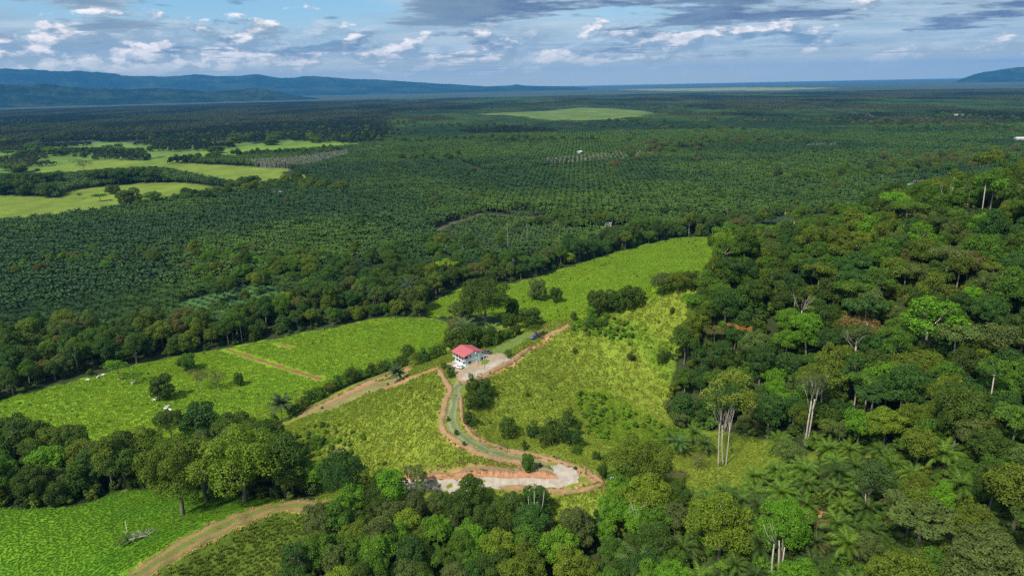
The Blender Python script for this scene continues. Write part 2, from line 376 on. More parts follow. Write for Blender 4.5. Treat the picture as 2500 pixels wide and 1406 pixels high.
class MB:
    """collects shapes into one mesh"""
    def __init__(s): s.v = []; s.f = []
    def add(s, v, f):
        b = len(s.v); s.v += [tuple(p) for p in v]; s.f += [tuple(i + b for i in q) for q in f]; return s
    def box(s, x0, x1, y0, y1, z0, z1):
        return s.add([(x0,y0,z0),(x1,y0,z0),(x1,y1,z0),(x0,y1,z0),(x0,y0,z1),(x1,y0,z1),(x1,y1,z1),(x0,y1,z1)],
                     [(0,3,2,1),(4,5,6,7),(0,1,5,4),(1,2,6,5),(2,3,7,6),(3,0,4,7)])
    def prism(s, prof, y0, y1):
        """profile in x-z, extruded along y"""
        n = len(prof)
        v = [(a, y0, b) for a, b in prof] + [(a, y1, b) for a, b in prof]
        return s.add(v, [tuple(range(n))] + [tuple(range(2 * n - 1, n - 1, -1))] + [(i, i + n, (i + 1) % n + n, (i + 1) % n) for i in range(n)])
    def tube(s, pts, rad, n=6):
        pts = [Vector(p) for p in pts]; b = len(s.v)
        for i, p in enumerate(pts):
            d = (pts[min(i + 1, len(pts) - 1)] - pts[max(i - 1, 0)])
            if d.length < 1e-6: d = Vector((0, 0, 1))
            d.normalize(); a = d.cross(Vector((0.31, 0.95, 0.02))); a.normalize(); c = d.cross(a)
            for k in range(n):
                t = 2 * math.pi * k / n
                q = p + (a * math.cos(t) + c * math.sin(t)) * rad[i]; s.v.append(tuple(q))
        for i in range(len(pts) - 1):
            for k in range(n):
                s.f.append((b + i * n + k, b + i * n + (k + 1) % n, b + (i + 1) * n + (k + 1) % n, b + (i + 1) * n + k))
        s.f.append(tuple(b + k for k in range(n - 1, -1, -1))); s.f.append(tuple(b + (len(pts) - 1) * n + k for k in range(n)))
        return s
    def mesh(s, name, mat=None, smooth=False, bevel=0):
        me = bpy.data.meshes.new(name); me.from_pydata(s.v, [], s.f)
        if bevel:
            bm = bmesh.new(); bm.from_mesh(me)
            bmesh.ops.bevel(bm, geom=bm.edges[:], offset=bevel, segments=2, affect='EDGES', profile=0.6); bm.to_mesh(me); bm.free()
        if smooth:
            for p in me.polygons: p.use_smooth = True
        if mat: me.materials.append(mat)
        me.update(); return me
    def build(s, name, mat, parent=None, smooth=False, bevel=0, **k):
        return link(name, s.mesh(name, mat, smooth, bevel), parent, **k)

# ------------------------------------------------------------------ materials
def new_mat(name):
    m = bpy.data.materials.new(name); m.use_nodes = True
    t = NT(m.node_tree)
    for nd in list(m.node_tree.nodes): m.node_tree.nodes.remove(nd)
    t.out = t.n('ShaderNodeOutputMaterial')
    return m, t
def plain(name, c, rough=0.7, metal=0.0, var=0.12, scale=3.0, bump=0.0, spec=0.3):
    m, t = new_mat(name)
    b = t.n('ShaderNodeBsdfPrincipled'); oc = t.n('ShaderNodeTexCoord').outputs['Object']
    n = t.noise(oc, scale, 4, 0.6)
    t.set(b.inputs['Base Color'], t.mix(1.0, c, t.comb(*[t.ramp(n, 0.3, 0.7, False, 1 - var, 1 + var)] * 3), 'MULTIPLY'))
    b.inputs['Roughness'].default_value = rough; b.inputs['Metallic'].default_value = metal
    b.inputs['Specular IOR Level'].default_value = spec
    if bump:
        bp = t.n('ShaderNodeBump'); bp.inputs['Strength'].default_value = bump; t.set(bp.inputs['Height'], n); t.set(b.inputs['Normal'], bp.outputs[0])
    t.nt.links.new(b.outputs[0], t.out.inputs[0])
    return m
def leaf_mat(name, var=0.30, trans=0.28, nscale=0.55, hue=(1.12, 1.10, 0.7)):
    """foliage: colour comes from the plant itself (its tint), broken up by noise"""
    m, t = new_mat(name)
    at = t.n('ShaderNodeAttribute', attribute_type='INSTANCER', attribute_name='tint').outputs['Color']
    geo = t.n('ShaderNodeNewGeometry'); oc = t.n('ShaderNodeTexCoord').outputs['Object']
    rnd = geo.outputs['Random Per Island']
    n = t.noise(oc, nscale, 3, 0.6)
    k = t.m('ADD', t.ramp(n, 0.3, 0.7, False, 1 - var, 1 + var), t.ramp(rnd, 0, 1, False, -0.22, 0.25))
    c = t.mix(1.0, at, t.comb(k, k, k), 'MULTIPLY')
    c = t.mix(t.ramp(rnd, 0.55, 1.0, True, 0.0, 0.55), c, t.mix(1.0, c, hue, 'MULTIPLY'))
    d = t.n('ShaderNodeBsdfDiffuse'); t.set(d.inputs[0], c)
    tr = t.n('ShaderNodeBsdfTranslucent'); t.set(tr.inputs[0], t.mix(1.0, c, (1.0, 1.15, 0.5), 'MULTIPLY'))
    mx = t.n('ShaderNodeMixShader'); mx.inputs[0].default_value = trans
    t.nt.links.new(d.outputs[0], mx.inputs[1]); t.nt.links.new(tr.outputs[0], mx.inputs[2])
    g = t.n('ShaderNodeBsdfGlossy'); g.inputs['Roughness'].default_value = 0.55; g.inputs[0].default_value = (0.8, 0.9, 0.8, 1)
    m2 = t.n('ShaderNodeMixShader'); m2.inputs[0].default_value = 0.015
    t.nt.links.new(mx.outputs[0], m2.inputs[1]); t.nt.links.new(g.outputs[0], m2.inputs[2])
    t.nt.links.new(m2.outputs[0], t.out.inputs[0])
    return m
M = {}
M['leaf'] = leaf_mat('leaves')
M['palm'] = leaf_mat('palm_leaves', 0.16, 0.22, 0.4, (1.12, 1.0, 0.85))
M['grass_tuft'] = leaf_mat('grass_blades', 0.15, 0.3, 0.8, (1.2, 1.02, 0.8))
M['canopy'] = leaf_mat('far_leaves', 0.25, 0.1, 0.08)
M['bark'] = plain('grey_bark', (.16, .135, .105), 0.9, var=0.3, scale=2.0, bump=0.4)
M['bark_pale'] = plain('pale_bark', (.30, .26, .20), 0.85, var=0.3, scale=1.5, bump=0.3)
M['bark_white'] = plain('whitish_bark', (.40, .36, .29), 0.8, var=0.2, scale=1.2)
M['palm_bark'] = plain('palm_bark', (.09, .07, .05), 0.95, var=0.4, scale=4.0, bump=0.6)
M['deadwood'] = plain('dead_wood', (.29, .26, .22), 0.9, var=0.3, scale=3.0)
M['post'] = plain('dark_post_wood', (.035, .028, .02), 0.9)
M['wire'] = plain('fence_wire', (.18, .17, .16), 0.6, 0.6)
M['cream'] = plain('cream_post', (.62, .60, .38), 0.8)
# ------------------------------------------------------------------ ground
def ground_material():
    m, t = new_mat('ground')
    b = t.n('ShaderNodeBsdfPrincipled'); b.inputs['Roughness'].default_value = 0.95; b.inputs['Specular IOR Level'].default_value = 0.08
    a = t.n('ShaderNodeAttribute', attribute_type='GEOMETRY', attribute_name='cover').outputs['Color']
    p = t.n('ShaderNodeNewGeometry').outputs['Position']
    n1 = t.noise(p, 0.035, 5, 0.6); n2 = t.noise(p, 0.35, 4, 0.65); n3 = t.noise(p, 1.6, 3, 0.7)
    far = t.noise(t.vm('MULTIPLY', p, (1, 0.6, 0)), 0.0045, 8, 0.72)
    k = t.m('MULTIPLY', t.ramp(n1, 0.3, 0.7, False, 0.80, 1.2), t.ramp(n2, 0.25, 0.75, False, 0.72, 1.28))
    k = t.m('MULTIPLY', k, t.ramp(n3, 0.3, 0.7, False, 0.82, 1.18))
    k = t.m('MULTIPLY', k, t.ramp(far, 0.35, 0.65, False, 0.68, 1.3))
    c = t.mix(1.0, a, t.comb(k, k, k), 'MULTIPLY')
    c = t.mix(t.ramp(t.noise(p, 0.11, 5, 0.7), 0.5, 0.75, True, 0, 0.45), c, t.mix(1.0, c, (1.35, 0.95, 0.9), 'MULTIPLY'))
    t.set(b.inputs['Base Color'], c)
    bp = t.n('ShaderNodeBump'); bp.inputs['Strength'].default_value = 0.7; bp.inputs['Distance'].default_value = 0.5
    t.set(bp.inputs['Height'], t.m('ADD', n3, t.m('MULTIPLY', n2, 2.0))); t.set(b.inputs['Normal'], bp.outputs[0])
    t.nt.links.new(b.outputs[0], t.out.inputs[0])
    return m
def cover(x, y, h):
    """ground colour by what grows there"""
    x0, y0 = x, y
    r = np.hypot(x, y)
    w = np.clip(r / 90, 1.2, 30)
    x = x + (fbm(x0 / (w * 2), y0 / (w * 2), 31, 3) - .5) * w * 1.3; y = y + (fbm(x0 / (w * 2), y0 / (w * 2), 37, 3) - .5) * w * 1.3
    c = np.zeros((len(x), 3)) + (0.035, 0.055, 0.022)
    g = fbm(x / 14, y / 14, 3, 4)[:, None]
    def put(mask, a, b=None):
        nonlocal c
        v = np.array(a) if b is None else np.array(a) * (1 - g) + np.array(b) * g
        c = np.where(mask[:, None], v, c)
    # distant plain: mosaic of plantation blocks and woods
    far = r > 2500
    blk = fbm(x0 / 900, y0 / 1500, 71, 5)[:, None]
    c = np.where(far[:, None], np.array((.022, .042, .03)) * (1 - blk) * 1.3 + np.array((.05, .062, .035)) * blk * 1.3, c)
    near = (y0 < 335) | (h > 2)
    slope_c = np.array((.215, .262, .032)) * (1 - g) + np.array((.155, .215, .024)) * g
    c = np.where((near & (r < 520))[:, None], slope_c, c)
    put(inside(x, y, KNOLL), (.125, .175, .02), (.10, .15, .018))
    put(inside(x, y, CORNER), (.075, .19, .010), (.125, .235, .012))
    for q in (PAST_NEAR, PAST_FAR): put(inside(x, y, q), (.148, .268, .016), (.195, .285, .018))
    for q in FIELDS_LEFT[:2]: put(inside(x, y, q), (.135, .21, .026), (.18, .225, .036))
    for q in FIELDS_LEFT[2:3]: put(inside(x, y, q), (.10, .20, .022), (.15, .225, .03))
    for q in FIELDS_LEFT[3:]: put(inside(x, y, q), (.08, .16, .03), (.14, .22, .035))
    put(inside(x, y, FIELD_FAR), (.12, .175, .035), (.09, .14, .03))
    for q in STRIPS_FAR: put(inside(x, y, q), (.16, .20, .08), (.20, .22, .09))
    put(inside(x, y, CLEAR), (.14, .24, .03), (.22, .22, .06))
    put(inside(x, y, ROWS), (.10, .24, .04), (.08, .18, .04))
    put(inside(x, y, RIDGE_SHRUB), (.08, .16, .015), (.15, .22, .02))
    put(inside(x, y, GULLY_SHRUB), (.14, .22, .015), (.17, .25, .02))
    for l in LANES[:1]: put(line_dist(x, y, l) < 3, (.13, .10, .06))
    for l in LANES[1:]: put(line_dist(x, y, l) < 12, (.028, .038, .018), (.04, .045, .02))
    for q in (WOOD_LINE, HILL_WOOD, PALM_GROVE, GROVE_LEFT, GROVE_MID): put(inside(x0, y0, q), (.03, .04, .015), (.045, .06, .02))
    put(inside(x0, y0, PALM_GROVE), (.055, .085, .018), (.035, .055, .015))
    for q in DRY: put(inside(x, y, q), (.30, .26, .10), (.24, .19, .07))
    for q in EARTH: put(inside(x, y, q), (.46, .22, .11), (.40, .26, .13))
    return c
def build_ground():
    rs = [70.0]
    while rs[-1] < 46000:
        r = rs[-1]; rs.append(r * (1.0056 if r < 900 else 1.012 if r < 6000 else 1.05))
    rs = np.array(rs); th = np.radians(np.linspace(-58, 58, 420))
    x = np.outer(rs, np.sin(th)).ravel(); y = np.outer(rs, np.cos(th)).ravel()
    h = H(x, y)
    nr, nt_ = len(rs), len(th)
    i = np.arange((nr - 1) * (nt_ - 1)); a = (i // (nt_ - 1)) * nt_ + i % (nt_ - 1)
    me = mesh_np('ground', np.column_stack([x, y, h]), np.column_stack([a, a + 1, a + nt_ + 1, a + nt_]), ground_material(), True)
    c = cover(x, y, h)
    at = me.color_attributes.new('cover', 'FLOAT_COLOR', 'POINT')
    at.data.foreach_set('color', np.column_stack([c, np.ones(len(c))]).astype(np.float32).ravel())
    tag(link('ground', me), 'rolling grassland, hill slopes and flat plain reaching to the horizon', kind='structure')
build_ground()

def mountain_material(name, a, b, sc):
    m, t = new_mat(name)
    d = t.n('ShaderNodeBsdfDiffuse'); p = t.n('ShaderNodeNewGeometry').outputs['Position']
    n = t.noise(p, sc, 8, 0.65); n2 = t.noise(p, sc * 8, 5, 0.7)
    c = t.mix(t.ramp(n, 0.42, 0.62), a, b)
    k = t.ramp(n2, 0.3, 0.7, False, 0.7, 1.3)
    t.set(d.inputs[0], t.mix(1.0, c, t.comb(k, k, k), 'MULTIPLY'))
    t.nt.links.new(d.outputs[0], t.out.inputs[0]); return m
def skyline(pts, az):
    xs = [math.atan2(ray(*p).x, ray(*p).y) for p in pts]; ys = [ray(*p).z / math.hypot(ray(*p).x, ray(*p).y) for p in pts]
    return np.interp(az, xs, ys)
def range_mesh(name, label, pts, D, depth, mat, base, seed, n=520, nr=70, rough=0.35, back=None):
    az = np.linspace(math.atan2(ray(*pts[0]).x, ray(*pts[0]).y), math.atan2(ray(*pts[-1]).x, ray(*pts[-1]).y), n)
    top = np.maximum(CAM_Z + D * skyline(pts, az), 0)
    r = np.linspace(D - depth, D + depth * 1.2, nr)
    A, RR = np.meshgrid(az, r); T = np.meshgrid(top, r)[0]
    s = (RR - D) / depth
    prof = np.where(s < 0, np.clip(1 + s, 0, 1) ** 1.15, np.clip(1 - s / 1.2, 0, 1))
    X = RR * np.sin(A); Y = RR * np.cos(A)
    sc = depth / 3.0
    rd = 1 - np.abs(2 * fbm(X / sc + 7, Y / sc, seed, 5) - 1)
    near = np.clip(1 - np.abs(s) * 3.2, 0, 1)
    z = T * prof * (1 + (rd - 0.62) * rough * 2.6 * (1 - near * 0.8))
    z += (fbm(X / (depth / 26), Y / (depth / 26), seed + 9, 3) - .5) * T * 0.07
    z = np.where(prof <= 0.0, -3, z - 3 * (1 - prof))
    i = np.arange((nr - 1) * (n - 1)); a = (i // (n - 1)) * n + i % (n - 1)
    me = mesh_np(name, np.column_stack([X.ravel(), Y.ravel(), z.ravel()]), np.column_stack([a, a + 1, a + n + 1, a + n]), mat, True)
    tag(link(name, me), label, kind='structure')
hm = mountain_material('mountain_forest', (.010, .026, .018), (.030, .050, .022), 0.0009)
range_mesh('mountains', 'long blue mountain range along the horizon', [(-420,176),(-200,178),(-60,174),(0,173),(100,174),(185,171),(235,179),(300,185),(350,187),(400,190),(440,189),(462,186),(500,185),(525,189),(570,186),(632,184),(660,187),(690,191),(742,188),(800,191),(860,195),(920,197),(958,199),(1010,202),(1060,205),(1100,206),(1150,210),(1185,212),(1240,210),(1262,207),(1285,210),(1340,211),(1400,212),(1440,217)], 23500, 5200, hm, 0, 3)
range_mesh('low_hills', 'darker low wooded hills before the mountain range', [(-420,214),(-200,206),(-60,210),(0,207),(60,211),(108,207),(150,212),(190,216),(250,217),(300,219),(360,218),(430,219),(500,224),(560,222),(595,218),(625,215),(655,219),(680,226),(705,232),(745,237),(780,241)], 12800, 1100, mountain_material('low_hill_forest', (.008, .022, .014), (.026, .042, .02), 0.002), 0, 8, rough=0.3)
range_mesh('low_hills', 'blue wooded hill on the horizon at the right', [(2335,199),(2355,191),(2375,184),(2400,178),(2430,174),(2455,170),(2480,167),(2510,166),(2560,168),(2640,172),(2750,182),(2900,182)], 22000, 2400, hm, 0, 5, n=160, nr=40)

# ------------------------------------------------------------------ air
def build_haze():
    b = MB(); S = 47000
    b.box(-S, S, -1500, S, -6.0, 1090.0)
    m = bpy.data.materials.new('haze'); m.use_nodes = True; t = NT(m.node_tree)
    for nd in list(m.node_tree.nodes): m.node_tree.nodes.remove(nd)
    out = t.n('ShaderNodeOutputMaterial'); v = t.n('ShaderNodeVolumePrincipled')
    v.inputs['Color'].default_value = (0.10, 0.44, 1.0, 1); v.inputs['Density'].default_value = HAZE
    v.inputs['Anisotropy'].default_value = 0.0
    t.nt.links.new(v.outputs[0], out.inputs['Volume'])
    o = b.build('haze', m); tag(o, 'thin blue air haze over the plain', kind='stuff')
HAZE = 2.7e-5
build_haze()

# ------------------------------------------------------------------ tracks, roads, yard
def road_material(name, a, b, centre=None, edge=None, scale=0.8, bump=0.4):
    """a/b mix by noise; 'centre' is grass between the wheel tracks"""
    m, t = new_mat(name)
    s = t.n('ShaderNodeBsdfPrincipled'); s.inputs['Roughness'].default_value = 0.95; s.inputs['Specular IOR Level'].default_value = 0.1
    p = t.n('ShaderNodeNewGeometry').outputs['Position']
    n = t.noise(p, scale, 5, 0.65); n2 = t.noise(p, scale * 4, 4, 0.7)
    c = t.mix(t.ramp(n, 0.4, 0.62), a, b)
    if centre:
        uv = t.n('ShaderNodeUVMap'); uv.uv_map = 'UVMap'
        u = t.sep(uv.outputs[0])[0]
        wob = t.m('ADD', u, t.m('MULTIPLY', t.m('SUBTRACT', n, 0.5), 0.22))
        k = t.m('ABSOLUTE', t.m('SUBTRACT', wob, 0.5))                       # 0 centre .. .5 edge
        tr = t.m('ABSOLUTE', t.m('SUBTRACT', k, 0.24))
        g = t.ramp(tr, 0.05, 0.12)
        c = t.mix(g, c, centre)
        if edge: c = t.mix(t.ramp(k, 0.38, 0.47), c, edge)
    k = t.ramp(n2, 0.3, 0.7, False, 1 - .3 * max(bump, .6), 1 + .3 * max(bump, .6))
    t.set(s.inputs['Base Color'], t.mix(1.0, c, t.comb(k, k, k), 'MULTIPLY'))
    bp = t.n('ShaderNodeBump'); bp.inputs['Strength'].default_value = bump; bp.inputs['Distance'].default_value = 0.3
    t.set(bp.inputs['Height'], n2); t.set(s.inputs['Normal'], bp.outputs[0])
    t.nt.links.new(s.outputs[0], t.out.inputs[0]); return m
def resample(pts, step):
    pts = np.array(pts, float)
    # Catmull-Rom
    q = [2 * pts[0] - pts[1]] + list(pts) + [2 * pts[-1] - pts[-2]]; out = []
    for i in range(1, len(q) - 2):
        a, b, c, d = q[i - 1], q[i], q[i + 1], q[i + 2]
        k = max(2, int(np.hypot(*(c - b)) / step))
        for j in range(k):
            t = j / k
            out.append(0.5 * (2 * b + (c - a) * t + (2 * a - 5 * b + 4 * c - d) * t * t + (3 * b - a - 3 * c + d) * t ** 3))
    out.append(pts[-1]); return np.array(out)
ROADS = []
def ribbon(name, label, line, width, mat, lift=0.12, ruf=0.0, n=7, step=0.9, seed=1, crown=0.0, wob=0.25):
    p = resample([P(*q)[:2] for q in line], step)
    if name != 'dirt_berm': ROADS.append((p, width))
    d = np.gradient(p, axis=0); d /= np.hypot(d[:, 0], d[:, 1])[:, None] + 1e-9
    nrm = np.column_stack([-d[:, 1], d[:, 0]])
    s = np.arange(len(p)) * step
    u = np.linspace(0, 1, n)
    wv = width * (1 + (vnoise(s / 3.1, s * 0, seed) - .5) * wob * 2)
    if ruf: wv *= sstep(-1, 4, s) * sstep(-1, 4, s[-1] - s)
    X = p[:, None, 0] + nrm[:, None, 0] * (u[None] - .5) * wv[:, None]
    Y = p[:, None, 1] + nrm[:, None, 1] * (u[None] - .5) * wv[:, None]
    Z = H(X.ravel(), Y.ravel()).reshape(X.shape) + lift
    e = (1 - np.abs(2 * u - 1) ** 2)
    Z += crown * e[None]
    if ruf: Z += (vnoise(X * 1.1, Y * 1.1, seed) * .6 + vnoise(X * 2.7, Y * 2.7, seed + 3) * .4) * ruf * e[None]
    Z[:, 0] -= 0.35 + lift; Z[:, -1] -= 0.35 + lift
    k = len(p); i = np.arange((k - 1) * (n - 1)); a = (i // (n - 1)) * n + i % (n - 1)
    f = np.column_stack([a, a + 1, a + n + 1, a + n])
    me = mesh_np(name, np.column_stack([X.ravel(), Y.ravel(), Z.ravel()]), f, mat, True)
    uv = me.uv_layers.new(name='UVMap'); U = np.tile(u, k); V = np.repeat(s, n)
    uv.data.foreach_set('uv', np.column_stack([U[f.ravel()], V[f.ravel()]]).astype(np.float32).ravel())
    return tag(link(name, me), label, kind='structure')
def area(name, label, poly, mat, lift=0.1, step=0.6, seed=2, ruf=0.03):
    w = np.array([P(*q)[:2] for q in poly]); ROADS.append((w, None))
    lo = w.min(0); hi = w.max(0); xs = np.arange(lo[0], hi[0] + step, step); ys = np.arange(lo[1], hi[1] + step, step)
    X, Y = np.meshgrid(xs, ys); cx = (X[:-1, :-1] + step / 2).ravel(); cy = (Y[:-1, :-1] + step / 2).ravel()
    m = inside(cx + (vnoise(cx / 1.5, cy / 1.5, seed) - .5) * 1.6, cy + (vnoise(cx / 1.5, cy / 1.5, seed + 5) - .5) * 1.6, w)
    nx = len(xs); idx = np.nonzero(m)[0]; a = (idx // (nx - 1)) * nx + idx % (nx - 1)
    f = np.column_stack([a, a + 1, a + nx + 1, a + nx]); used, inv = np.unique(f, return_inverse=True)
    x = X.ravel()[used]; y = Y.ravel()[used]
    me = mesh_np(name, np.column_stack([x, y, H(x, y) + lift + vnoise(x * 2, y * 2, seed) * ruf]), inv.reshape(f.shape), mat, True)
    return tag(link(name, me), label, kind='structure')
M['gravel'] = road_material('gravel', (.36, .305, .245), (.40, .345, .28), scale=0.12, bump=0.25)
M['yard'] = road_material('yard_gravel', (.33, .25, .185), (.36, .27, .165), scale=0.3)
M['track'] = road_material('grassy_track', (.26, .23, .155), (.19, .21, .10), (.14, .18, .06), (.19, .20, .08))
M['earth'] = road_material('orange_earth', (.38, .21, .115), (.24, .20, .085), scale=0.7, bump=0.9)
M['earth_dark'] = road_material('rooty_earth', (.30, .16, .085), (.48, .23, .11), scale=1.1, bump=1.0)
M['field_path'] = road_material('red_path', (.22, .10, .05), (.24, .125, .06), scale=0.5)
M['dry_path'] = road_material('dry_grass_path', (.36, .19, .10), (.27, .19, .09), (.17, .20, .04), (.52, .37, .12), scale=0.7, bump=0.9)
M['brown_path'] = road_material('brown_path', (.20, .155, .085), (.17, .18, .06), scale=0.4)
ribbon('dirt_track', 'grass-grown two-wheel track curving down from the house', [(1130,928),(1114,948),(1108,985),(1102,1020),(1114,1052),(1148,1080),(1192,1102),(1250,1117),(1305,1130),(1352,1146),(1375,1156)], 6.0, M['track'], 0.14)
area('gravel_road', 'pale gravel turning place at the hairpin bend', [(1345,1136),(1372,1134),(1395,1142),(1418,1158),(1412,1168),(1388,1175),(1350,1180),(1338,1178),(1352,1165),(1352,1150)], M['gravel'], 0.18)
ribbon('gravel_road', 'pale gravel road running below the orange cut bank', [(1410,1170),(1370,1176),(1300,1176),(1200,1176),(1100,1175),(1000,1179),(965,1184)], 5.0, M['gravel'], 0.14, seed=4)
area('gravel_yard', 'gravel and bare earth yard around the house', [(1086,888),(1108,882),(1135,900),(1168,888),(1172,876),(1178,866),(1205,862),(1248,864),(1254,872),(1220,893),(1172,916),(1152,930),(1124,934),(1114,918),(1102,906)], M['yard'], 0.13)
area('gravel_road', 'strip of pale gravel leading past the house yard', [(1246,868),(1256,873),(1212,898),(1160,922),(1146,931),(1130,932),(1124,922),(1160,908),(1200,886)], M['gravel'], 0.19, seed=9)
area('lawn_patch', 'small triangle of lawn in the yard beside the house', [(1174,880),(1188,877),(1194,882),(1180,894),(1173,893)], road_material('lawn', (.10, .18, .025), (.15, .19, .04)), 0.24, step=0.4)
area('lawn_patch', 'mown lawn strip along the ridge above the yard', [(1202,852),(1232,838),(1262,822),(1282,812),(1300,812),(1296,822),(1262,846),(1238,858),(1214,862),(1200,866)], road_material('lawn_light', (.10, .17, .03), (.17, .20, .055)), 0.16, step=0.5)
for lab, ln, w, mt, rf, sd_ in (
  ('heap of orange earth along the uphill side of the track', [(1070,903),(1088,932),(1100,950),(1090,975),(1083,1005),(1078,1038),(1098,1066),(1146,1094),(1195,1114),(1250,1126),(1300,1140)], 2.6, 'earth', 0.9, 11),
  ('ragged orange earth edge on the downhill side of the track', [(1126,965),(1128,1010),(1140,1045),(1168,1072),(1228,1094),(1290,1107),(1350,1122),(1398,1136),(1438,1156),(1472,1178),(1440,1192),(1380,1200),(1310,1196),(1220,1190)], 1.9, 'earth', 0.6, 13),
  ('orange earth edge of the ridge beyond the yard', [(1124,940),(1170,927),(1200,907),(1250,882),(1296,848)], 2.6, 'earth', 0.8, 17),
  ('strip of orange earth on the crest behind the parked blue car', [(1318,826),(1345,816),(1372,806),(1392,790)], 2.6, 'earth', 0.6, 19),
  ('bare earth line along the crest left of the house', [(1072,898),(1040,910),(1000,924),(962,940),(935,950)], 2.0, 'earth_dark', 0.5, 23)):
    ribbon('dirt_berm', lab, ln, w, M[mt], 0.1, rf, n=8, step=0.5, seed=sd_, crown=0.25)
ribbon('footpath', 'red earth path across the pasture', [(553,853),(600,868),(650,884),(710,903),(785,926)], 3.4, M['field_path'], 0.1, seed=6, wob=.5)
ribbon('footpath', 'short faint red earth path near the tree line', [(672,838),(720,850)], 1.8, M['field_path'], 0.1, seed=7, wob=.5)
ribbon('footpath', 'brown farm path below the hedgerow', [(640,1048),(720,1015),(790,982),(850,954),(905,926),(950,905)], 3.2, M['brown_path'], 0.12, seed=8)
ribbon('footpath', 'wide path of dry grass and orange earth over the knoll', [(830,1236),(770,1237),(700,1236),(630,1250),(550,1282),(450,1332),(350,1393),(270,1450),(200,1510)], 8.5, M['dry_path'], 0.12, 0.35, n=13, seed=15, wob=.2)
ribbon('dirt_track', 'thin brown farm lane across the far left fields', [(300,392),(420,374),(560,362),(610,356)], 9.0, M['brown_path'], 0.5, step=8, seed=3)
# cut bank above the lower road
def build_bank():
    top = resample([P(*q)[:2] for q in [(985,1153),(1030,1155),(1100,1157),(1140,1143),(1220,1142),(1300,1146),(1345,1152),(1358,1162)]], 0.5)
    bot = resample([P(*q)[:2] for q in [(985,1172),(1030,1172),(1100,1171),(1140,1169),(1220,1169),(1300,1169),(1345,1170),(1362,1170)]], 0.5)
    k = 320; n = 12
    ti = np.linspace(0, len(top) - 1, k); bi = np.linspace(0, len(bot) - 1, k)
    T = np.column_stack([np.interp(ti, np.arange(len(top)), top[:, j]) for j in (0, 1)]); B = np.column_stack([np.interp(bi, np.arange(len(bot)), bot[:, j]) for j in (0, 1)])
    u = np.linspace(0, 1, n); zt = H(T[:, 0], T[:, 1]); zb = H(B[:, 0], B[:, 1])
    s = np.arange(k) * 0.27
    V = []
    for a in range(n):
        q = T * (1 - u[a]) + B * u[a]; hz = H(q[:, 0], q[:, 1])
        z = hz + 0.15 + 0.55 * math.sin(math.pi * u[a]) + (fbm(s / 1.7, s * 0 + u[a] * 1.6, 41, 3) - .45) * 1.5 * math.sin(math.pi * u[a])
        if a == 1: z = z + 0.35
        if a in (0, n - 1): z = hz - 0.25
        V.append(np.column_stack([q, z]))
    V = np.concatenate(V); i = np.arange((n - 1) * (k - 1)); a = (i // (k - 1)) * k + i % (k - 1)
    m, t = new_mat('bank_earth')
    b = t.n('ShaderNodeBsdfPrincipled'); b.inputs['Roughness'].default_value = 1.0; b.inputs['Specular IOR Level'].default_value = 0.05
    uv = t.n('ShaderNodeUVMap'); uv.uv_map = 'UVMap'; vv = t.sep(uv.outputs[0])[1]
    p = t.n('ShaderNodeNewGeometry').outputs['Position']; nz = t.noise(p, 0.6, 5, 0.7)
    c = t.mix(t.ramp(nz, 0.35, 0.65), (.46, .255, .135), (.36, .155, .08))
    c = t.mix(t.ramp(t.m('ADD', vv, t.m('MULTIPLY', t.m('SUBTRACT', nz, .5), .5)), 0.55, 0.38, True), c, (.24, .16, .09))
    t.set(b.inputs['Base Color'], c); t.nt.links.new(b.outputs[0], t.out.inputs[0])
    f = np.column_stack([a, a + k, a + k + 1, a + 1])
    me = mesh_np('earth_bank', V, f, m, False)
    uvl = me.uv_layers.new(name='UVMap'); U = np.tile(s, n); Vv = np.repeat(u, k)
    uvl.data.foreach_set('uv', np.column_stack([U[f.ravel()], Vv[f.ravel()]]).astype(np.float32).ravel())
    tag(link('earth_bank', me), 'raw orange earth cut bank above the gravel road', kind='structure')
build_bank()
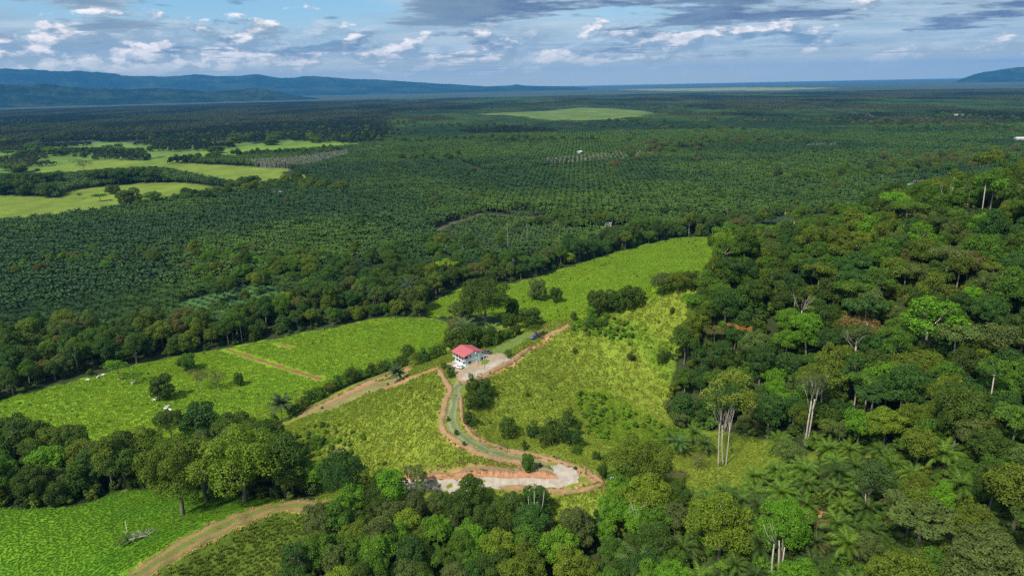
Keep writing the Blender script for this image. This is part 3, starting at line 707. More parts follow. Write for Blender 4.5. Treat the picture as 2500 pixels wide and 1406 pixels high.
# ------------------------------------------------------------------ plants: the shapes each kind is grown from
rng = np.random.default_rng(11)
def cards(pos, nrm, size, rg, asp=0.62, bend=0.25, jit=0.55):
    """small folded leaf clumps"""
    n = len(pos)
    nn = nrm + rg.normal(0, jit, (n, 3)); nn /= np.linalg.norm(nn, axis=1)[:, None]
    t = np.cross(nn, rg.normal(0, 1, (n, 3))); t /= np.linalg.norm(t, axis=1)[:, None] + 1e-9
    b = np.cross(nn, t); s = size[:, None]
    v = np.stack([pos - t * s * .5 - nn * s * bend, pos - b * s * asp * .5 + nn * s * .08, pos + t * s * .5 - nn * s * bend, pos + b * s * asp * .5 + nn * s * .08], 1)
    return v.reshape(-1, 3)
def crown_mesh(name, lobes, n, size, seed, mat, sparse=1.0, jit=0.55, squash=0.85, low=-0.55):
    rg = np.random.default_rng(seed)
    L = np.array(lobes); w = L[:, 3] ** 2; w /= w.sum()
    k = rg.choice(len(L), int(n * 2.2), p=w)
    d = rg.normal(0, 1, (len(k), 3)); d /= np.linalg.norm(d, axis=1)[:, None]
    d[:, 2] = np.where(d[:, 2] < low, -d[:, 2], d[:, 2])
    rr = L[k, 3:4] * rg.uniform(0.72, 1.04, (len(k), 1))
    # sub-lobes roughen every lobe
    rr *= 1 + 0.13 * np.sin(d[:, :1] * 7 + k[:, None]) * np.cos(d[:, 1:2] * 6 + k[:, None] * 2)
    p = L[k, :3] + d * rr * np.array([1, 1, squash])
    deep = np.zeros(len(p), bool)
    for i, l in enumerate(L):
        q = (p - l[:3]) / np.array([1, 1, squash]); deep |= (np.linalg.norm(q, axis=1) < l[3] * 0.70) & (k != i)
    keep = np.nonzero(~deep)[0][:n]; p = p[keep]; d = d[keep]
    d = d * 1.0 + np.array([0, 0, 0.35])
    v = cards(p, d, size * rg.uniform(0.6, 1.35, len(p)), rg, jit=jit)
    return mesh_np(name, v, np.arange(len(v)).reshape(-1, 4), mat)
def lobes_of(cx, cz, rx, rz, n, r0, r1, seed, shell=0.72, zmin=-0.5, fill=3):
    rg = np.random.default_rng(seed); out = []
    for i in range(n):
        for _ in range(30):
            d = rg.normal(0, 1, 3); d /= np.linalg.norm(d)
            if d[2] < zmin: continue
            q = np.array([cx + d[0] * rx * shell, d[1] * rx * shell, cz + d[2] * rz * shell]) * 1.0
            q[:2] *= rg.uniform(.72, 1.2); q[2] += rg.uniform(-.6, .7); r = rg.uniform(r0 * .8, r1 * 1.08)
            if all(np.linalg.norm(q - o[:3]) > 0.62 * (r + o[3]) for o in out): break
        if rg.uniform() > 0.12 or i < 4: out.append(np.array([*q, r]))
    for i in range(fill): out.append(np.array([*(rg.normal(0, .18, 2) * rx), cz + rg.normal(0, .15) * rz, min(rx, rz) * .55]))
    return out
def trunk_mesh(name, lobes, base, rad, seed, mat, fork=0.45, lean=0.4, nl=7, stems=1):
    rg = random.Random(seed); mb = MB()
    L = sorted(lobes, key=lambda l: -l[3])[:nl]
    for s in range(stems):
        a = rg.uniform(0, 6.28); ox, oy = (math.cos(a) * 0.5 * (stems > 1), math.sin(a) * 0.5 * (stems > 1))
        zc = min(l[2] for l in lobes) * fork + base * (1 - fork)
        top = Vector((rg.uniform(-lean, lean) + ox * 3, rg.uniform(-lean, lean) + oy * 3, zc))
        mid = Vector((ox + rg.uniform(-.2, .2), oy + rg.uniform(-.2, .2), zc * .5))
        mb.tube([(ox, oy, -1.5), (ox, oy, 0.2), mid, top], [rad * 1.5, rad * 1.15, rad * .9, rad * .72], 7)
        for l in L[s::stems]:
            e = Vector(l[:3]); m = top.lerp(e, .5) + Vector((rg.uniform(-.5, .5), rg.uniform(-.5, .5), -.06 * (e - top).length))
            mb.tube([top, m, e], [rad * .5, rad * .34, rad * .12], 5)
            for j in range(2):
                e2 = e + Vector((rg.uniform(-1, 1), rg.uniform(-1, 1), rg.uniform(.1, 1))) * l[3] * .8
                mb.tube([m, m.lerp(e2, .6), e2], [rad * .22, rad * .14, rad * .05], 4)
    return mb.mesh(name, mat, True)
# kind: (lobes, n cards, card size, trunk radius, bark, width, height, words)
TREES = {}
def variant(key, shape, word, lobes, n, size, rad, bark, stems=1, jit=0.55, squash=0.85, nl=7, fork=0.45, low=-0.55):
    L = np.array(lobes)
    w = (L[:, 0] + L[:, 3]).max() - (L[:, 0] - L[:, 3]).min(); h = (L[:, 2] + L[:, 3] * squash).max()
    TREES[key] = dict(crown=crown_mesh('crown', lobes, n, size, hash_(key), M['leaf'], jit=jit, squash=squash, low=low),
                      trunk=trunk_mesh('trunk', lobes, L[:, 2].min() * .8, rad, hash_(key), M[bark], nl=nl, stems=stems, fork=fork), w=w, h=h, word=word, shape=shape)
def hash_(s): return sum((i + 3) * ord(c) for i, c in enumerate(s)) % 99991
for i in (1, 2, 3):
    variant(f'round{i}', 'round', 'round', lobes_of(0, 9.6, 6, 4.6, 19 + i, 1.6, 2.5, 10 + i), 7000, .48, .32, 'bark')
for i in (1, 2):
    variant(f'tall{i}', 'tall', 'tall domed', lobes_of(0, 10.5, 4.6, 6.6, 18, 1.7, 2.5, 20 + i), 6000, .5, .34, 'bark', fork=.3)
for i in (1, 2):
    variant(f'flat{i}', 'flat', 'flat-topped', lobes_of(0, 14, 7.2, 2.6, 18, 1.5, 2.3, 30 + i, zmin=-.2), 3800, .6, .34, 'bark_pale', squash=.6, fork=.75)
for i in (1, 2):
    variant(f'loose{i}', 'loose', 'loose-crowned', lobes_of(0, 12, 5.6, 4.4, 11, 1.4, 2.2, 40 + i, fill=1), 2300, .56, .26, 'bark_pale', jit=.8, fork=.6)
for i in (1, 2):
    variant(f'bush{i}', 'bushy', 'bushy', lobes_of(0, 4.6, 4.8, 4.4, 16, 1.6, 2.4, 50 + i, zmin=-.9), 4200, .58, .2, 'bark', low=-.9)
for i in (1, 2):
    variant(f'big{i}', 'round', 'round', lobes_of(0, 7.2, 6.4, 5.4, 30, 1.2, 2.0, 110 + i, zmin=-.55, fill=4), 12000, .34, .34, 'bark', low=-.7, fork=.25)
variant('thin1', 'thin', 'thin twiggy', lobes_of(0, 7, 4.6, 4.4, 12, 1.3, 2.0, 61, fill=2), 1500, .34, .16, 'bark_pale', jit=1.0, nl=11)
variant('emerg1', 'emergent', 'long-trunked', lobes_of(0, 22, 6.0, 3.4, 13, 1.5, 2.3, 71, zmin=-.3, fill=2), 2600, .6, .24, 'bark_white', squash=.75, fork=.9)
variant('emerg2', 'emergent', 'long-trunked', lobes_of(0, 20, 4.4, 3.6, 9, 1.4, 2.1, 72, zmin=-.3, fill=1), 1700, .6, .21, 'bark_white', squash=.8, fork=.85, jit=.8)

def frond_arrays(length, phi0, droop, pairs, lw, ll, rg, strips=False, hang=0.55):
    """one feather leaf: x outward, z up"""
    ns = 8; s = np.linspace(0, 1, ns + 1); ang = phi0 - droop * s ** 1.3
    seg = length / ns
    px = np.concatenate([[0], np.cumsum(np.cos(ang[:-1]) * seg)]); pz = np.concatenate([[0], np.cumsum(np.sin(ang[:-1]) * seg)])
    V = []; F = []
    def add(q):
        b = len(V); V.extend(q); F.append((b, b + 1, b + 2, b + 3))
    if strips:
        idx = [0, 2, 4, 6, 8]
        for a, b in zip(idx[:-1], idx[1:]):
            for sd in (-1, 1):
                la = ll * math.sin(math.pi * (0.12 + .83 * s[a])) ** .7; lb = ll * math.sin(math.pi * (0.12 + .83 * s[b])) ** .7
                add([(px[a], 0, pz[a]), (px[b], 0, pz[b]), (px[b] + .25, sd * lb * .82, pz[b] - lb * hang), (px[a] + .25 + rg.uniform(-.2, .5), sd * la * .82, pz[a] - la * hang)])
        return np.array(V), np.array(F)
    for i in range(pairs):
        t = 0.14 + 0.86 * i / (pairs - 1); x = np.interp(t, s, px); z = np.interp(t, s, pz); a = np.interp(t, s, ang)
        L = ll * (math.sin(math.pi * min(1, 0.15 + .8 * t)) ** .6) * rg.uniform(.85, 1.1)
        for sd in (-1, 1):
            fw = 0.45 + .5 * t; h = hang * rg.uniform(.5, 1.3)
            tip = np.array([math.cos(a) * fw * L, sd * L * .85, math.sin(a) * fw * L - h * L])
            ax = np.array([math.cos(a), 0, math.sin(a)]) * lw * .5; o = np.array([x, 0, z])
            add([tuple(o - ax), tuple(o + ax), tuple(o + tip + ax * .3), tuple(o + tip * .96 - ax * .3)])
    for a in range(0, ns, 2):
        add([(px[a], -.05, pz[a]), (px[a + 2], -.04, pz[a + 2]), (px[a + 2], .04, pz[a + 2]), (px[a], .05, pz[a])])
    return np.array(V), np.array(F)
def rotz(v, a):
    c, s = math.cos(a), math.sin(a); return v @ np.array([[c, s, 0], [-s, c, 0], [0, 0, 1.0]])
def palm_crown(name, mat, seed, z=5.0, rings=((8, 1.25, 1.3), (9, .8, 1.6), (9, .3, 1.3)), length=5.8, pairs=14, lw=.30, ll=1.25, strips=False, hang=.55):
    rg = random.Random(seed); V = []; F = []; b = 0
    for n, ph, dr in rings:
        a0 = rg.uniform(0, 6)
        for i in range(n):
            v, f = frond_arrays(length * rg.uniform(.85, 1.08), ph + rg.uniform(-.15, .15), dr + rg.uniform(-.15, .2), pairs, lw, ll, rg, strips, hang)
            v = rotz(v, a0 + i * 2 * math.pi / n + rg.uniform(-.15, .15)) + np.array([0, 0, z]); V.append(v); F.append(f + b); b += len(v)
    return mesh_np(name, np.concatenate(V), np.concatenate(F), mat)
def palm_trunk(name, z, r=.34, mat='palm_bark', lean=0.0):
    mb = MB(); k = 7
    mb.tube([(lean * (i / k) ** 2, 0, -1.2 + (z + 1.2) * i / k) for i in range(k + 1)], [r * (1.25 if i == 0 else 1.0 + .12 * (i % 2)) for i in range(k)] + [r * 1.2], 8)
    return mb.mesh(name, M[mat], True)
PALM_Z = 4.6
rg_ = random.Random(4)
FROND = []
for ph, dr, ln in ((1.25, 1.25, 5.4), (.85, 1.6, 6.0), (.35, 1.35, 6.0)):
    v, f = frond_arrays(ln, ph, dr, 17, .27, 1.25, rg_); FROND.append(mesh_np('frond', v, f, M['palm']))
PALM_TRUNK = palm_trunk('trunk', PALM_Z)
PALM_CROWNS = [palm_crown('crown', M['palm'], 80 + i, PALM_Z) for i in range(3)]
PALM_LIGHT = [palm_crown('crown', M['palm'], 90 + i, 6.5, ((6, 1.2, 1.3), (8, .7, 1.5), (7, .1, 1.1)), 5.6, strips=True, ll=.95) for i in range(3)]
TALL_TRUNK = palm_trunk('trunk', 6.6, .30)

# ------------------------------------------------------------------ colours of foliage (real albedo)
TINT = {'dark green': (.060, .104, .011), 'deep green': (.046, .106, .016), 'olive': (.112, .155, .012), 'mid green': (.080, .158, .013),
        'bright green': (.115, .25, .012), 'yellow-green': (.165, .240, .015), 'grey-green': (.100, .138, .030), 'brownish': (.125, .128, .030), 'rusty': (.34, .17, .035)}
def shade(name, rg, amt=.14):
    c = np.array(TINT[name]); return tuple(c * (1 + rg.uniform(-amt, amt)) * (1 + rg.uniform(-.05, .05, 3)))

# ------------------------------------------------------------------ scatter object: points carry turn, size, colour; nodes put plants on them
def scatter(name, label, pts, rot, scl, tint, groups, idx=None):
    """groups: list of lists of real objects whose meshes are joined into one plant"""
    n = len(pts)
    me = bpy.data.meshes.new(name); me.vertices.add(n); me.vertices.foreach_set('co', np.asarray(pts, np.float32).ravel())
    def vec(nm, a):
        at = me.attributes.new(nm, 'FLOAT_VECTOR', 'POINT'); at.data.foreach_set('vector', np.asarray(a, np.float32).ravel())
    vec('turn', rot); vec('size', scl); vec('tint', tint)
    ai = me.attributes.new('which', 'INT', 'POINT'); ai.data.foreach_set('value', np.asarray(rng.integers(0, len(groups), n) if idx is None else idx, np.int32))
    o = link(name, me); tag(o, label, kind='stuff')
    g = bpy.data.node_groups.new(name, 'GeometryNodeTree')
    g.interface.new_socket('Geometry', in_out='INPUT', socket_type='NodeSocketGeometry'); g.interface.new_socket('Geometry', in_out='OUTPUT', socket_type='NodeSocketGeometry')
    N = g.nodes.new; K = g.links.new
    gi = N('NodeGroupInput'); go = N('NodeGroupOutput'); jn = N('GeometryNodeJoinGeometry')
    for grp in groups:
        j = N('GeometryNodeJoinGeometry')
        for ob in grp:
            oi = N('GeometryNodeObjectInfo'); oi.transform_space = 'ORIGINAL'; oi.inputs['Object'].default_value = ob; oi.inputs['As Instance'].default_value = False
            K(oi.outputs['Geometry'], j.inputs[0])
        gt = N('GeometryNodeGeometryToInstance'); K(j.outputs[0], gt.inputs[0]); K(gt.outputs[0], jn.inputs[0])
    ip = N('GeometryNodeInstanceOnPoints'); K(gi.outputs[0], ip.inputs['Points']); K(jn.outputs[0], ip.inputs['Instance'])
    ip.inputs['Pick Instance'].default_value = True
    def na(nm, tp):
        q = N('GeometryNodeInputNamedAttribute'); q.data_type = tp; q.inputs['Name'].default_value = nm; return q.outputs['Attribute']
    er = N('FunctionNodeEulerToRotation'); K(na('turn', 'FLOAT_VECTOR'), er.inputs[0])
    K(na('which', 'INT'), ip.inputs['Instance Index']); K(er.outputs[0], ip.inputs['Rotation']); K(na('size', 'FLOAT_VECTOR'), ip.inputs['Scale'])
    K(ip.outputs[0], go.inputs[0])
    mod = o.modifiers.new('plants', 'NODES'); mod.node_group = g
    return o
def grid_pts(poly, step, jit, seed=0, angle=0.3, hexa=True):
    """jittered rows inside an outline on the ground"""
    c = poly.mean(0); ca, sa = math.cos(angle), math.sin(angle)
    q = (poly - c) @ np.array([[ca, -sa], [sa, ca]]); lo = q.min(0) - step; hi = q.max(0) + step
    ys = np.arange(lo[1], hi[1], step * (.866 if hexa else 1)); xs = np.arange(lo[0], hi[0], step)
    X, Y = np.meshgrid(xs, ys)
    if hexa: X = X + (np.arange(len(ys)) % 2)[:, None] * step * .5
    rg = np.random.default_rng(seed)
    X = X + rg.uniform(-jit, jit, X.shape) * step; Y = Y + rg.uniform(-jit, jit, Y.shape) * step
    p = np.column_stack([X.ravel(), Y.ravel()]) @ np.array([[ca, sa], [-sa, ca]]) + c
    return p[inside(p[:, 0], p[:, 1], poly)]
def clear_of_roads(x, y, m=1.0):
    ok = np.ones(len(x), bool)
    for q, w in ROADS:
        if w is None: ok &= ~inside(x, y, q)
        else:
            lo = q.min(0) - 12; hi = q.max(0) + 12
            k = np.nonzero((x > lo[0]) & (x < hi[0]) & (y > lo[1]) & (y < hi[1]))[0]
            if len(k): ok[k] &= line_dist(x[k], y[k], q[::3]) > w * .5 + m
    return ok
def in_frame(x, y, z, m=120):
    px, py, w = project(x, y, z); return (px > -m) & (px < 2500 + m) & (py < 1406 + 3 * m) & (y > 20)

# ------------------------------------------------------------------ every tree that will stand: dicts
ALL = []
def put_tree(x, y, key, tint, s=1.0, sz=None, region='', rot=None, label=None, cname='', sink=0.0):
    ALL.append(dict(x=x, y=y, z=H1(x, y) - sink, key=key, tint=tint, s=s, sz=sz or s, region=region, rot=rng.uniform(0, 6.28) if rot is None else rot, label=label, cname=cname))
def photo_tree(px, py, key, cname, wpx, hpx, label=None, region='', tint=None):
    x, y, z = P(px, py); d = math.sqrt(x * x + y * y + (CAM_Z - z) ** 2); k = FPX / d; cosd = math.hypot(x, y) / d
    t = TREES[key]
    put_tree(x, y, key, tint or shade(cname, rng, .06), wpx / k / t['w'], hpx / k / max(cosd, .5) / t['h'], region, label=label, cname=cname)
def wood(poly, region, step, mixk, mixc, smin, smax, seed, jit=.32, gate=None, cl=22):
    p = grid_pts(poly, step, jit, seed, angle=.5 + seed)
    x, y = p[:, 0], p[:, 1]; h = H(x, y)
    ok = clear_of_roads(x, y, 2.5) & in_frame(x, y, h)
    if gate is not None: ok &= gate(x, y)
    x, y, h = x[ok], y[ok], h[ok]
    keys = list(mixk); kw = np.array([mixk[k] for k in keys], float); kw /= kw.sum()
    names = list(mixc); cw = np.array([mixc[c] for c in names], float)
    r = np.random.default_rng(seed)
    for i in range(len(x)):
        w2 = cw * np.array([0.25 + 1.5 * float(vnoise(x[i] / cl, y[i] / cl, 100 + j * 7)) ** 2 for j in range(len(names))]); w2 /= w2.sum()
        c = names[r.choice(len(names), p=w2)]; k = keys[r.choice(len(keys), p=kw)]
        s = r.uniform(smin, smax)
        ALL.append(dict(x=x[i], y=y[i], z=h[i], key=k, tint=shade(c, r), s=s * r.uniform(.92, 1.1), sz=s * r.uniform(.9, 1.15), region=region, rot=r.uniform(0, 6.28), label=None, cname=c))
MIX_HILL = {'round1': 2, 'round2': 2, 'round3': 2, 'tall1': 1.6, 'tall2': 1.6, 'flat1': .8, 'flat2': .8, 'loose1': .8, 'loose2': .8, 'bush1': 3.4, 'bush2': 3.4, 'emerg1': .13, 'emerg2': .12}
COL_HILL = {'dark green': 2.6, 'deep green': 2.2, 'olive': 2.2, 'mid green': 3.4, 'bright green': .6, 'yellow-green': .25, 'grey-green': 1.2, 'brownish': .2, 'rusty': .02}
for _a in ((1742,716),(1722,748),(1712,790),(1752,760),(1700,830),(1735,800),(1680,860),(1770,730)):
    _x, _y, _z = P(*_a); put_tree(_x, _y, ('round1', 'bush2', 'tall1', 'round3')[_a[0] % 4], shade(('dark green', 'mid green', 'olive')[_a[1] % 3], rng), 1.05, region='hill', cname=('dark green', 'mid green', 'olive')[_a[1] % 3])
keepout = [P(*q)[:2] for q in ((1760,1140),(1965,1088),(2085,900))]
wood(HILL_WOOD, 'hill', 7.9, MIX_HILL, COL_HILL, .68, 1.3, 1, gate=lambda x, y: np.min([np.hypot(x - a, y - b) for a, b in keepout], 0) > 5)
wood(WOOD_LINE, 'line', 10.4, {'round1': 2, 'round2': 2, 'round3': 2, 'tall1': 2, 'tall2': 2, 'bush1': 3, 'bush2': 3, 'loose1': .5, 'flat1': .4},
     {'dark green': 4, 'deep green': 2.4, 'olive': 1.8, 'mid green': 1.6, 'yellow-green': .25, 'grey-green': 1.2, 'brownish': .3}, .8, 1.4, 2)
wood(GROVE_LEFT, 'left grove', 8.8, {'round1': 2, 'round2': 2, 'round3': 2, 'tall1': 2, 'tall2': 2, 'bush1': 3, 'bush2': 2.5, 'flat1': .3},
     {'dark green': 3, 'deep green': 1.5, 'olive': 2, 'mid green': 2.6, 'bright green': .8, 'grey-green': .7}, 1.1, 1.65, 3)
wood(GROVE_MID, 'mid grove', 8.0, {'round1': 2, 'round2': 2, 'round3': 2, 'tall1': 2, 'tall2': 2, 'loose1': .5},
     {'dark green': 2.4, 'deep green': 1.2, 'olive': 1.2, 'mid green': 2.4, 'bright green': 1.6, 'yellow-green': .35, 'grey-green': 1.2}, .66, 1.08, 4)
wood(PALM_GROVE, 'palm grove', 12, {'round1': 2, 'round2': 2, 'flat1': 1, 'tall1': 2, 'loose1': 1},
     {'dark green': 1, 'mid green': 2, 'olive': 1.5, 'bright green': 1.2, 'grey-green': 1, 'yellow-green': .5}, .6, 1.0, 5, gate=lambda x, y: (vnoise(x / 24, y / 24, 77) > .5))
HR = 'hedge'
# trees the photograph shows one by one: base point, shape, colour, width and height in the picture
for a in (
 (400,975,'bush1','dark green',52,56,'dark dense tree standing alone with white cattle at its foot'),
 (492,952,'thin1','brownish',48,52,'sparse brownish twiggy tree in the pasture, larger of the touching pair'),
 (534,950,'thin1','brownish',44,44,'sparse brownish twiggy tree in the pasture, smaller of the touching pair'),
 (292,926,'loose1','bright green',46,42,'light green loose tree near the cattle by the wood edge'),
 (330,936,'thin1','bright green',40,26,'low light green feathery tree beside a lone white cow'),
 (456,906,'bush2','mid green',42,36,'round green tree at the back edge of the pasture'),
 (584,942,'bush1','dark green',24,30,'small dark tree right of the twiggy pair in the pasture'),
 (1312,733,'bush1','grey-green',50,52,'larger of two lone trees on the pasture beyond the house'),
 (1358,738,'bush2','dark green',34,36,'smaller of two lone trees on the pasture beyond the house'),
 (1186,796,'big1','dark green',132,112,'huge dark spreading tree on the pasture behind the house'),
 (1252,778,'bush1','dark green',42,52,'dark round tree touching the right of the huge tree behind the house'),
 (1130,786,'bush2','grey-green',62,52,'grey-green tree left of the huge tree behind the house'),
 (1295,798,'bush1','dark green',66,48,'dark low tree on the slope above the lawn strip'),
 (1245,806,'bush2','dark green',46,38,'dark low tree between the huge tree and the lawn strip'),
 (1446,776,'bush1','bright green',34,28,'bright green tree peeping over the crest of the grass hill'),
 (1462,768,'bush2','dark green',60,56,'first dark tree of the clump behind the crest, at its left end'),
 (1500,762,'bush1','dark green',60,54,'middle dark tree of the clump behind the crest'),
 (1545,750,'bush2','dark green',60,50,'last dark tree of the clump behind the crest, at its right end'),
 (1616,726,'round1','grey-green',58,58,'grey-green tree behind the crest next to the wooded hill'),
 (1655,716,'round3','olive',62,52,'olive tree behind the crest touching the wooded hill'),
 (1690,705,'bush1','dark green',50,44,'low dark tree where the crest meets the wooded hill'),
 (1108,858,'bush1','dark green',60,54,'dark tree behind the left end of the red roof'),
 (1150,852,'bush2','dark green',70,60,'dark tree right behind the red roof'),
 (1192,846,'bush1','dark green',56,52,'dark tree behind the roof on the side of the lawn strip'),
 (1120,826,'round1','brownish',56,50,'brownish dark tree behind the house beside the tall feather palm'),
 (1204,844,'bush1','mid green',30,26,'nearest of the four small round trees lining the lawn strip'),
 (1228,832,'bush2','mid green',30,27,'second of the four small round trees lining the lawn strip'),
 (1246,825,'bush1','mid green',24,22,'third of the four small round trees lining the lawn strip'),
 (1260,818,'bush2','dark green',26,25,'farthest of the four small round trees lining the lawn strip'),
 (1308,824,'flat1','dark green',36,30,'spreading dark tree over the blue car on the ridge'),
 (1290,1152,'bush1','mid green',36,44,'bright green round tree on the verge above the cut bank'),
 (1470,1168,'bush2','dark green',26,32,'small dark tree beside the white and blue water trough'),
 (1000,893,'tall1','dark green',36,50,'dark tree rising above the hedgerow left of the house'),
 (860,936,'bush1','dark green',40,38,'dark bushy tree in the middle of the hedgerow'),
 (446,1256,'big1','olive',150,150,'olive spreading tree with forked trunk standing free on the near meadow'),
 (598,1222,'big2','yellow-green',190,160,'broad yellow-green tree at the top of the near meadow'),
 (505,1222,'tall1','olive',120,120,'olive tree behind the free-standing forked one'),
 (775,1200,'tall2','bright green',64,66,'slender bright green tree left of the mid grove'),
 (715,1212,'round3','olive',70,70,'olive tree above the knoll path'),
 (490,1072,'bush2','deep green',84,72,'dark glossy tree on the lower edge of the cattle pasture'),
 (420,1078,'round2','dark green',70,66,'dark tree next to the glossy one on the pasture edge'),
 (845,1225,'big2','deep green',110,118,'bluish green tree at the left end of the mid grove'),
 (1310,1262,'bush1','deep green',74,70,'dark leafy tree at the roadside just below the gravel road'),
 (1560,1210,'big1','olive',150,120,'broad olive tree right of the hairpin bend'),
 (1580,1280,'big2','yellow-green',130,110,'yellow-green tree below the broad olive tree'),
 (1700,1150,'thin1','brownish',44,40,'thin brownish tree on the meadow by the white-trunked trees'),
 (2250,900,'loose1','bright green',120,140,'large light green tree on the wooded hill'),
 (2090,850,'round2','brownish',96,70,'golden brown tree in the middle of the wooded hill'),
 (1805,835,'flat2','rusty',60,44,'tree with rusty orange leaves near the left edge of the hill wood'),
 (1915,560,'flat2','dark green',70,56,'dark tree with visible pale trunk high on the hill edge'),
 (1756,1365,'big2','yellow-green',150,130,'yellow-green tree with pale branches at the bottom edge'),
 (2230,1530,'big1','olive',200,110,'wide olive tree at the bottom edge right of the palms'),
 (2400,1500,'round2','grey-green',150,120,'grey-green spreading tree near the bottom right corner'),
 (2470,1300,'round1','olive',120,120,'olive tree at the right edge above the corner'),
 (2240,1335,'flat2','grey-green',150,80,'low grey-green tree among the palms near the right edge'),
 (1905,1370,'big1','bright green',110,120,'bright green tree above two pale trunks at the bottom'),
):
    photo_tree(*a[:6], label=a[6], tint=(.20, .145, .045) if 'golden' in a[6] else None, region='single')
# far left fields: tree rows and lone trees on the flat
def flat_tree(px, py, key, cname, wpx, hpx, label, region='fields'):
    x, y = on_plane(px, py); d = math.sqrt(x * x + y * y + CAM_Z ** 2); k = FPX / d; t = TREES[key]
    put_tree(x, y, key, shade(cname, rng, .1), wpx / k / t['w'], hpx / k / t['h'], region, label=label, cname=cname)
far_row = [(8,472),(38,472),(66,474),(96,478),(124,478),(152,482),(180,462),(206,462),(216,464),(20,460),(60,458),(100,456),(140,452),(236,448),(262,446),(290,448),(306,442),(332,440),(356,440),(380,442),(404,444),(428,446),(452,450),(478,453),(504,456),(545,459),(600,461),(618,459)]
for i, (a, b) in enumerate(far_row):
    flat_tree(a, b + 4, ('bush1', 'round1', 'bush2', 'round2')[i % 4], 'dark green' if i % 3 else 'deep green', 38, 32, None, 'fields row')
for a in ((320,506,'bush1','dark green',52,40,'largest dark tree between the two far left fields'),(378,504,'round1','mid green',36,32,'round olive-green tree at the tip of the far left field'),
          (296,500,'loose1','dark green',26,24,'small dark tree left of the largest one on the far left field'),(346,508,'bush2','dark green',34,18,'low dark shrubby tree at the corner of the far left field'),
          (430,500,'bush1','dark green',24,24,'dark round tree where the palm plantation meets the far field'),(276,474,'bush1','dark green',34,20,'low dark tree in the middle of the far left field'),
          (245,492,'loose2','mid green',30,16,'thin low tree in the far left field'),(196,486,'loose1','mid green',12,12,'tiny tree by itself in the far left field'),(726,452,'bush1','dark green',34,34,'dark tree at the right corner of the far left fields'),
          (205,418,'thin1','grey-green',44,26,'pale leafless-looking tree cluster behind the far tree row'),(93,425,'round1','dark green',10,11,'tiny round tree on the second far left field'),
          (530,374,'bush1','dark green',46,16,'dark low tree on the farthest bright field'),(664,354,'bush1','dark green',44,14,'dark low tree at the back of the farthest bright field')):
    flat_tree(*a)
for i in range(70):                     # scrub and trees between the far fields
    a, b = [(rng.uniform(60, 300), rng.uniform(366, 386)), (rng.uniform(440, 640), rng.uniform(466, 496)), (rng.uniform(0, 80), rng.uniform(352, 440)), (rng.uniform(560, 900), rng.uniform(336, 352)), (rng.uniform(620, 780), rng.uniform(452, 480))][i % 5]
    flat_tree(a, b, ('bush1', 'bush2', 'round3')[i % 3], ('dark green', 'olive', 'mid green')[i % 3], rng.uniform(16, 30), rng.uniform(10, 18), None, 'fields scrub')
# ------------------------------------------------------------------ trees: the 300 that show largest stand one by one, the rest as woodland
def ordinal(n):
    w = ['first', 'second', 'third', 'fourth', 'fifth', 'sixth', 'seventh', 'eighth', 'ninth', 'tenth', 'eleventh', 'twelfth']
    return w[n - 1] if n <= 12 else f'{n}th' if n % 10 not in (1, 2, 3) or n in (11, 12, 13) else f"{n}{['st','nd','rd'][n % 10 - 1]}"
X = np.array([t['x'] for t in ALL]); Y = np.array([t['y'] for t in ALL]); Z = np.array([t['z'] for t in ALL]); S = np.array([t['sz'] * TREES[t['key']]['h'] for t in ALL])
PX, PY, W = project(X, Y, Z + S * .7)
score = S / W
score[(PX < -20) | (PX > 2520) | (PY > 1440)] = 0
score += np.array([10.0 * (t['label'] is not None) for t in ALL])
order = np.argsort(-score)
chosen = order[:300]; rest = order[300:]
def tree_object(t):
    root = bpy.data.objects.new('tree', None); col.objects.link(root)
    root.location = (t['x'], t['y'], t['z']); root.rotation_euler = (0, 0, t['rot']); root.scale = (t['s'], t['s'], t['sz'])
    for nm in ('trunk', 'crown'):
        o = bpy.data.objects.new(nm, TREES[t['key']][nm]); o.parent = root; col.objects.link(o)
        if nm == 'crown': o['tint'] = [float(c) for c in t['tint']]
        t[nm] = o
    root['category'] = 'tree'
    return root
def where(t, px, py):
    r = t['region']
    if r == 'hill': return ('on the upper wooded hill', 'on the middle wooded hill', 'low on the wooded hill', 'at the foot of the wooded hill')[0 if py < 620 else 1 if py < 800 else 2 if py < 960 else 3]
    if r == 'line': return 'behind the cattle pasture' if px < 560 else 'behind the pasture beside the house' if px < 1050 else 'behind the far pasture'
    if r == 'left grove': return ('in the back of the left grove', 'in the front of the left grove')[py > 1130]
    if r == 'mid grove': return ('just below the gravel road', 'in the middle bottom grove', 'along the bottom edge')[0 if py < 1230 else 1 if py < 1330 else 2]
    if r == 'palm grove': return 'among the palms bottom right'
    if r == 'fields row': return 'in the far left tree row'
    return 'in the far left fields'
GROUPS = {'hill': 'trees of the wooded hill', 'line': 'trees of the wood between pastures and plantation', 'left grove': 'trees of the left grove', 'mid grove': 'trees of the grove below the road',
          'palm grove': 'trees scattered among the palms', 'fields row': 'tree row between the far left fields', 'fields scrub': 'trees around the far left fields', 'single': 'trees standing singly', 'fields': 'trees around the far left fields'}
buckets = {}
made = {}
for i in chosen:
    t = ALL[i]; root = tree_object(t); made[i] = t; root['group'] = GROUPS[t['region']]
    if t['label']: root['label'] = t['label']
    else: buckets.setdefault((t['cname'], TREES[t['key']]['word'], where(t, PX[i], PY[i])), []).append((PX[i], root))
for (c, w, reg), l in buckets.items():
    l.sort(key=lambda q: q[0])
    for k, (_, root) in enumerate(l):
        root['label'] = f'{c} {w} tree {reg}' + ('' if len(l) == 1 else f', {ordinal(k + 1)} such from left')
proto = {}
for i in chosen:
    t = ALL[i]; proto.setdefault(t['key'], (t['trunk'], t['crown']))
